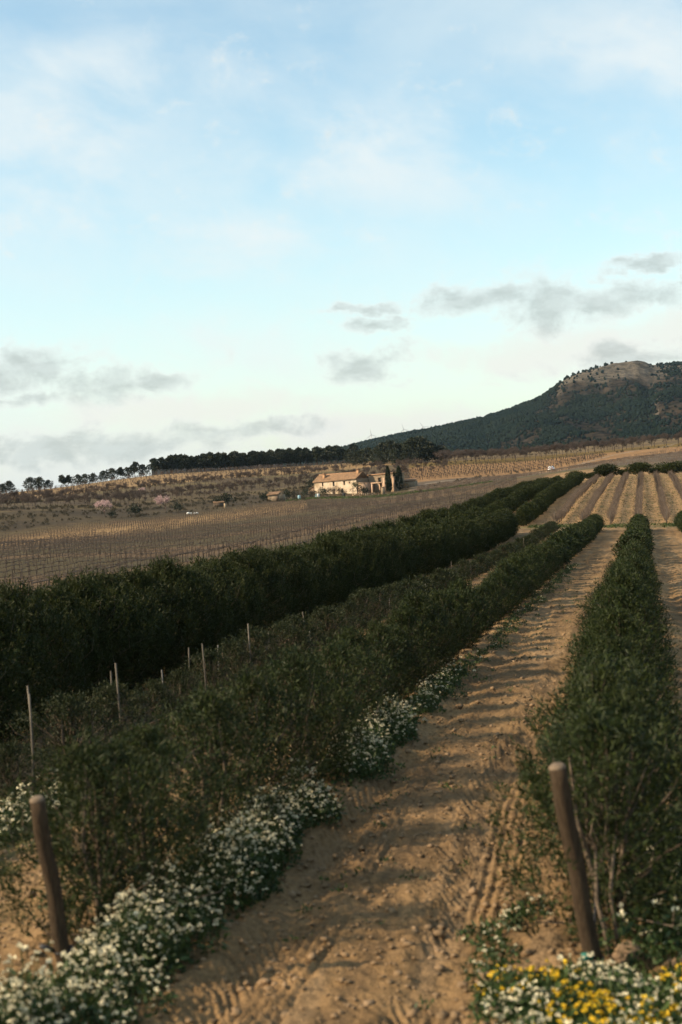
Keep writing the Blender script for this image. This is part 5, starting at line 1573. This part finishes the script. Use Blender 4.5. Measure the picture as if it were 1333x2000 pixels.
for k in range(3): g.leaves(P_ + RNG.normal(0, .1, P_.shape) * np.array([1, 1, 0]), RNG.normal(0, .7, P_.shape) + np.array([0, 0, .6]), RNG.uniform(.08, .22, len(P_)), .07)
tag(obj('vine_row_weeds', g.mesh('vine_row_weeds', MT['grass'])), 'sparse weeds on the tan soil between the bare vine rows', 'weeds', kind='stuff')


# ------------------------------------------------------------------ stones by the flowers
def rock(u, y, sz, seed, mat, label, sub=2, rz=0.0, dz=0.0):
    import bmesh
    bm = bmesh.new(); bmesh.ops.create_icosphere(bm, subdivisions=3, radius=1.0)
    rs = np.random.default_rng(seed); fr = rs.normal(0, 1, (9, 3)); fr /= np.linalg.norm(fr, axis=1)[:, None]
    for v in bm.verts:
        d = np.array(v.co); k = 1.0
        for f in fr:
            q = d @ f
            if q > .62: k = min(k, .62 / q + .04)
        k += .05 * math.sin(d[0] * 7 + seed) * math.sin(d[1] * 6) + .03 * math.sin(d[2] * 13 + d[0] * 9)
        v.co = v.co * k; v.co.x *= sz[0]; v.co.y *= sz[1]; v.co.z *= sz[2]
    me = bpy.data.meshes.new('stone'); bm.to_mesh(me); bm.free(); me.materials.append(MT[mat])
    p = at(u, y); p.z += dz
    return one('stone', me, label, 'stone', p + Vector((0, 0, sz[2] * .45)), rz)


rock(958, 9.9, (.085, .075, .075), 3, 'stone', 'blocky brown stone on the track edge above the pale one')
rock(962, 9.55, (.115, .05, .035), 5, 'pale_stone', 'flat elongated pale stone at the edge of the yellow flowers', rz=.55)
rock(1226, 10.15, (.13, .11, .12), 7, 'stone', 'large rough brown clod right of the right post foot')
rock(1322, 9.95, (.09, .08, .08), 9, 'stone', 'brown clod at the right edge of the photo')
rock(925, 9.35, (.05, .04, .035), 11, 'stone', 'small brown stone left of the yellow flowers')

# ------------------------------------------------------------------ thin air between here and the mountain
hm = bpy.data.materials.new('haze'); hm.use_nodes = True; t_ = hm.node_tree; t_.nodes.clear()
pv_ = t_.nodes.new('ShaderNodeVolumePrincipled'); pv_.inputs['Color'].default_value = (.60, .80, 1.0, 1); pv_.inputs['Density'].default_value = 2.0e-5; pv_.inputs['Anisotropy'].default_value = .3
om = t_.nodes.new('ShaderNodeOutputMaterial'); t_.links.new(pv_.outputs[0], om.inputs['Volume'])
hzb = obj('haze', Geo().box((0, 0, 0), (54000, 54000, 1)).mesh('haze', hm))
zlo = float(gzv.min()) - 2.0; zhi = float(MVw[..., 2].max()) + 60.0
hzb.scale = (1, 1, zhi - zlo); hzb.location = (0, 0, (zhi + zlo) / 2); tag(hzb, 'thin pale haze over the fields and mountain', 'haze', kind='stuff')
print('haze', zlo, zhi)
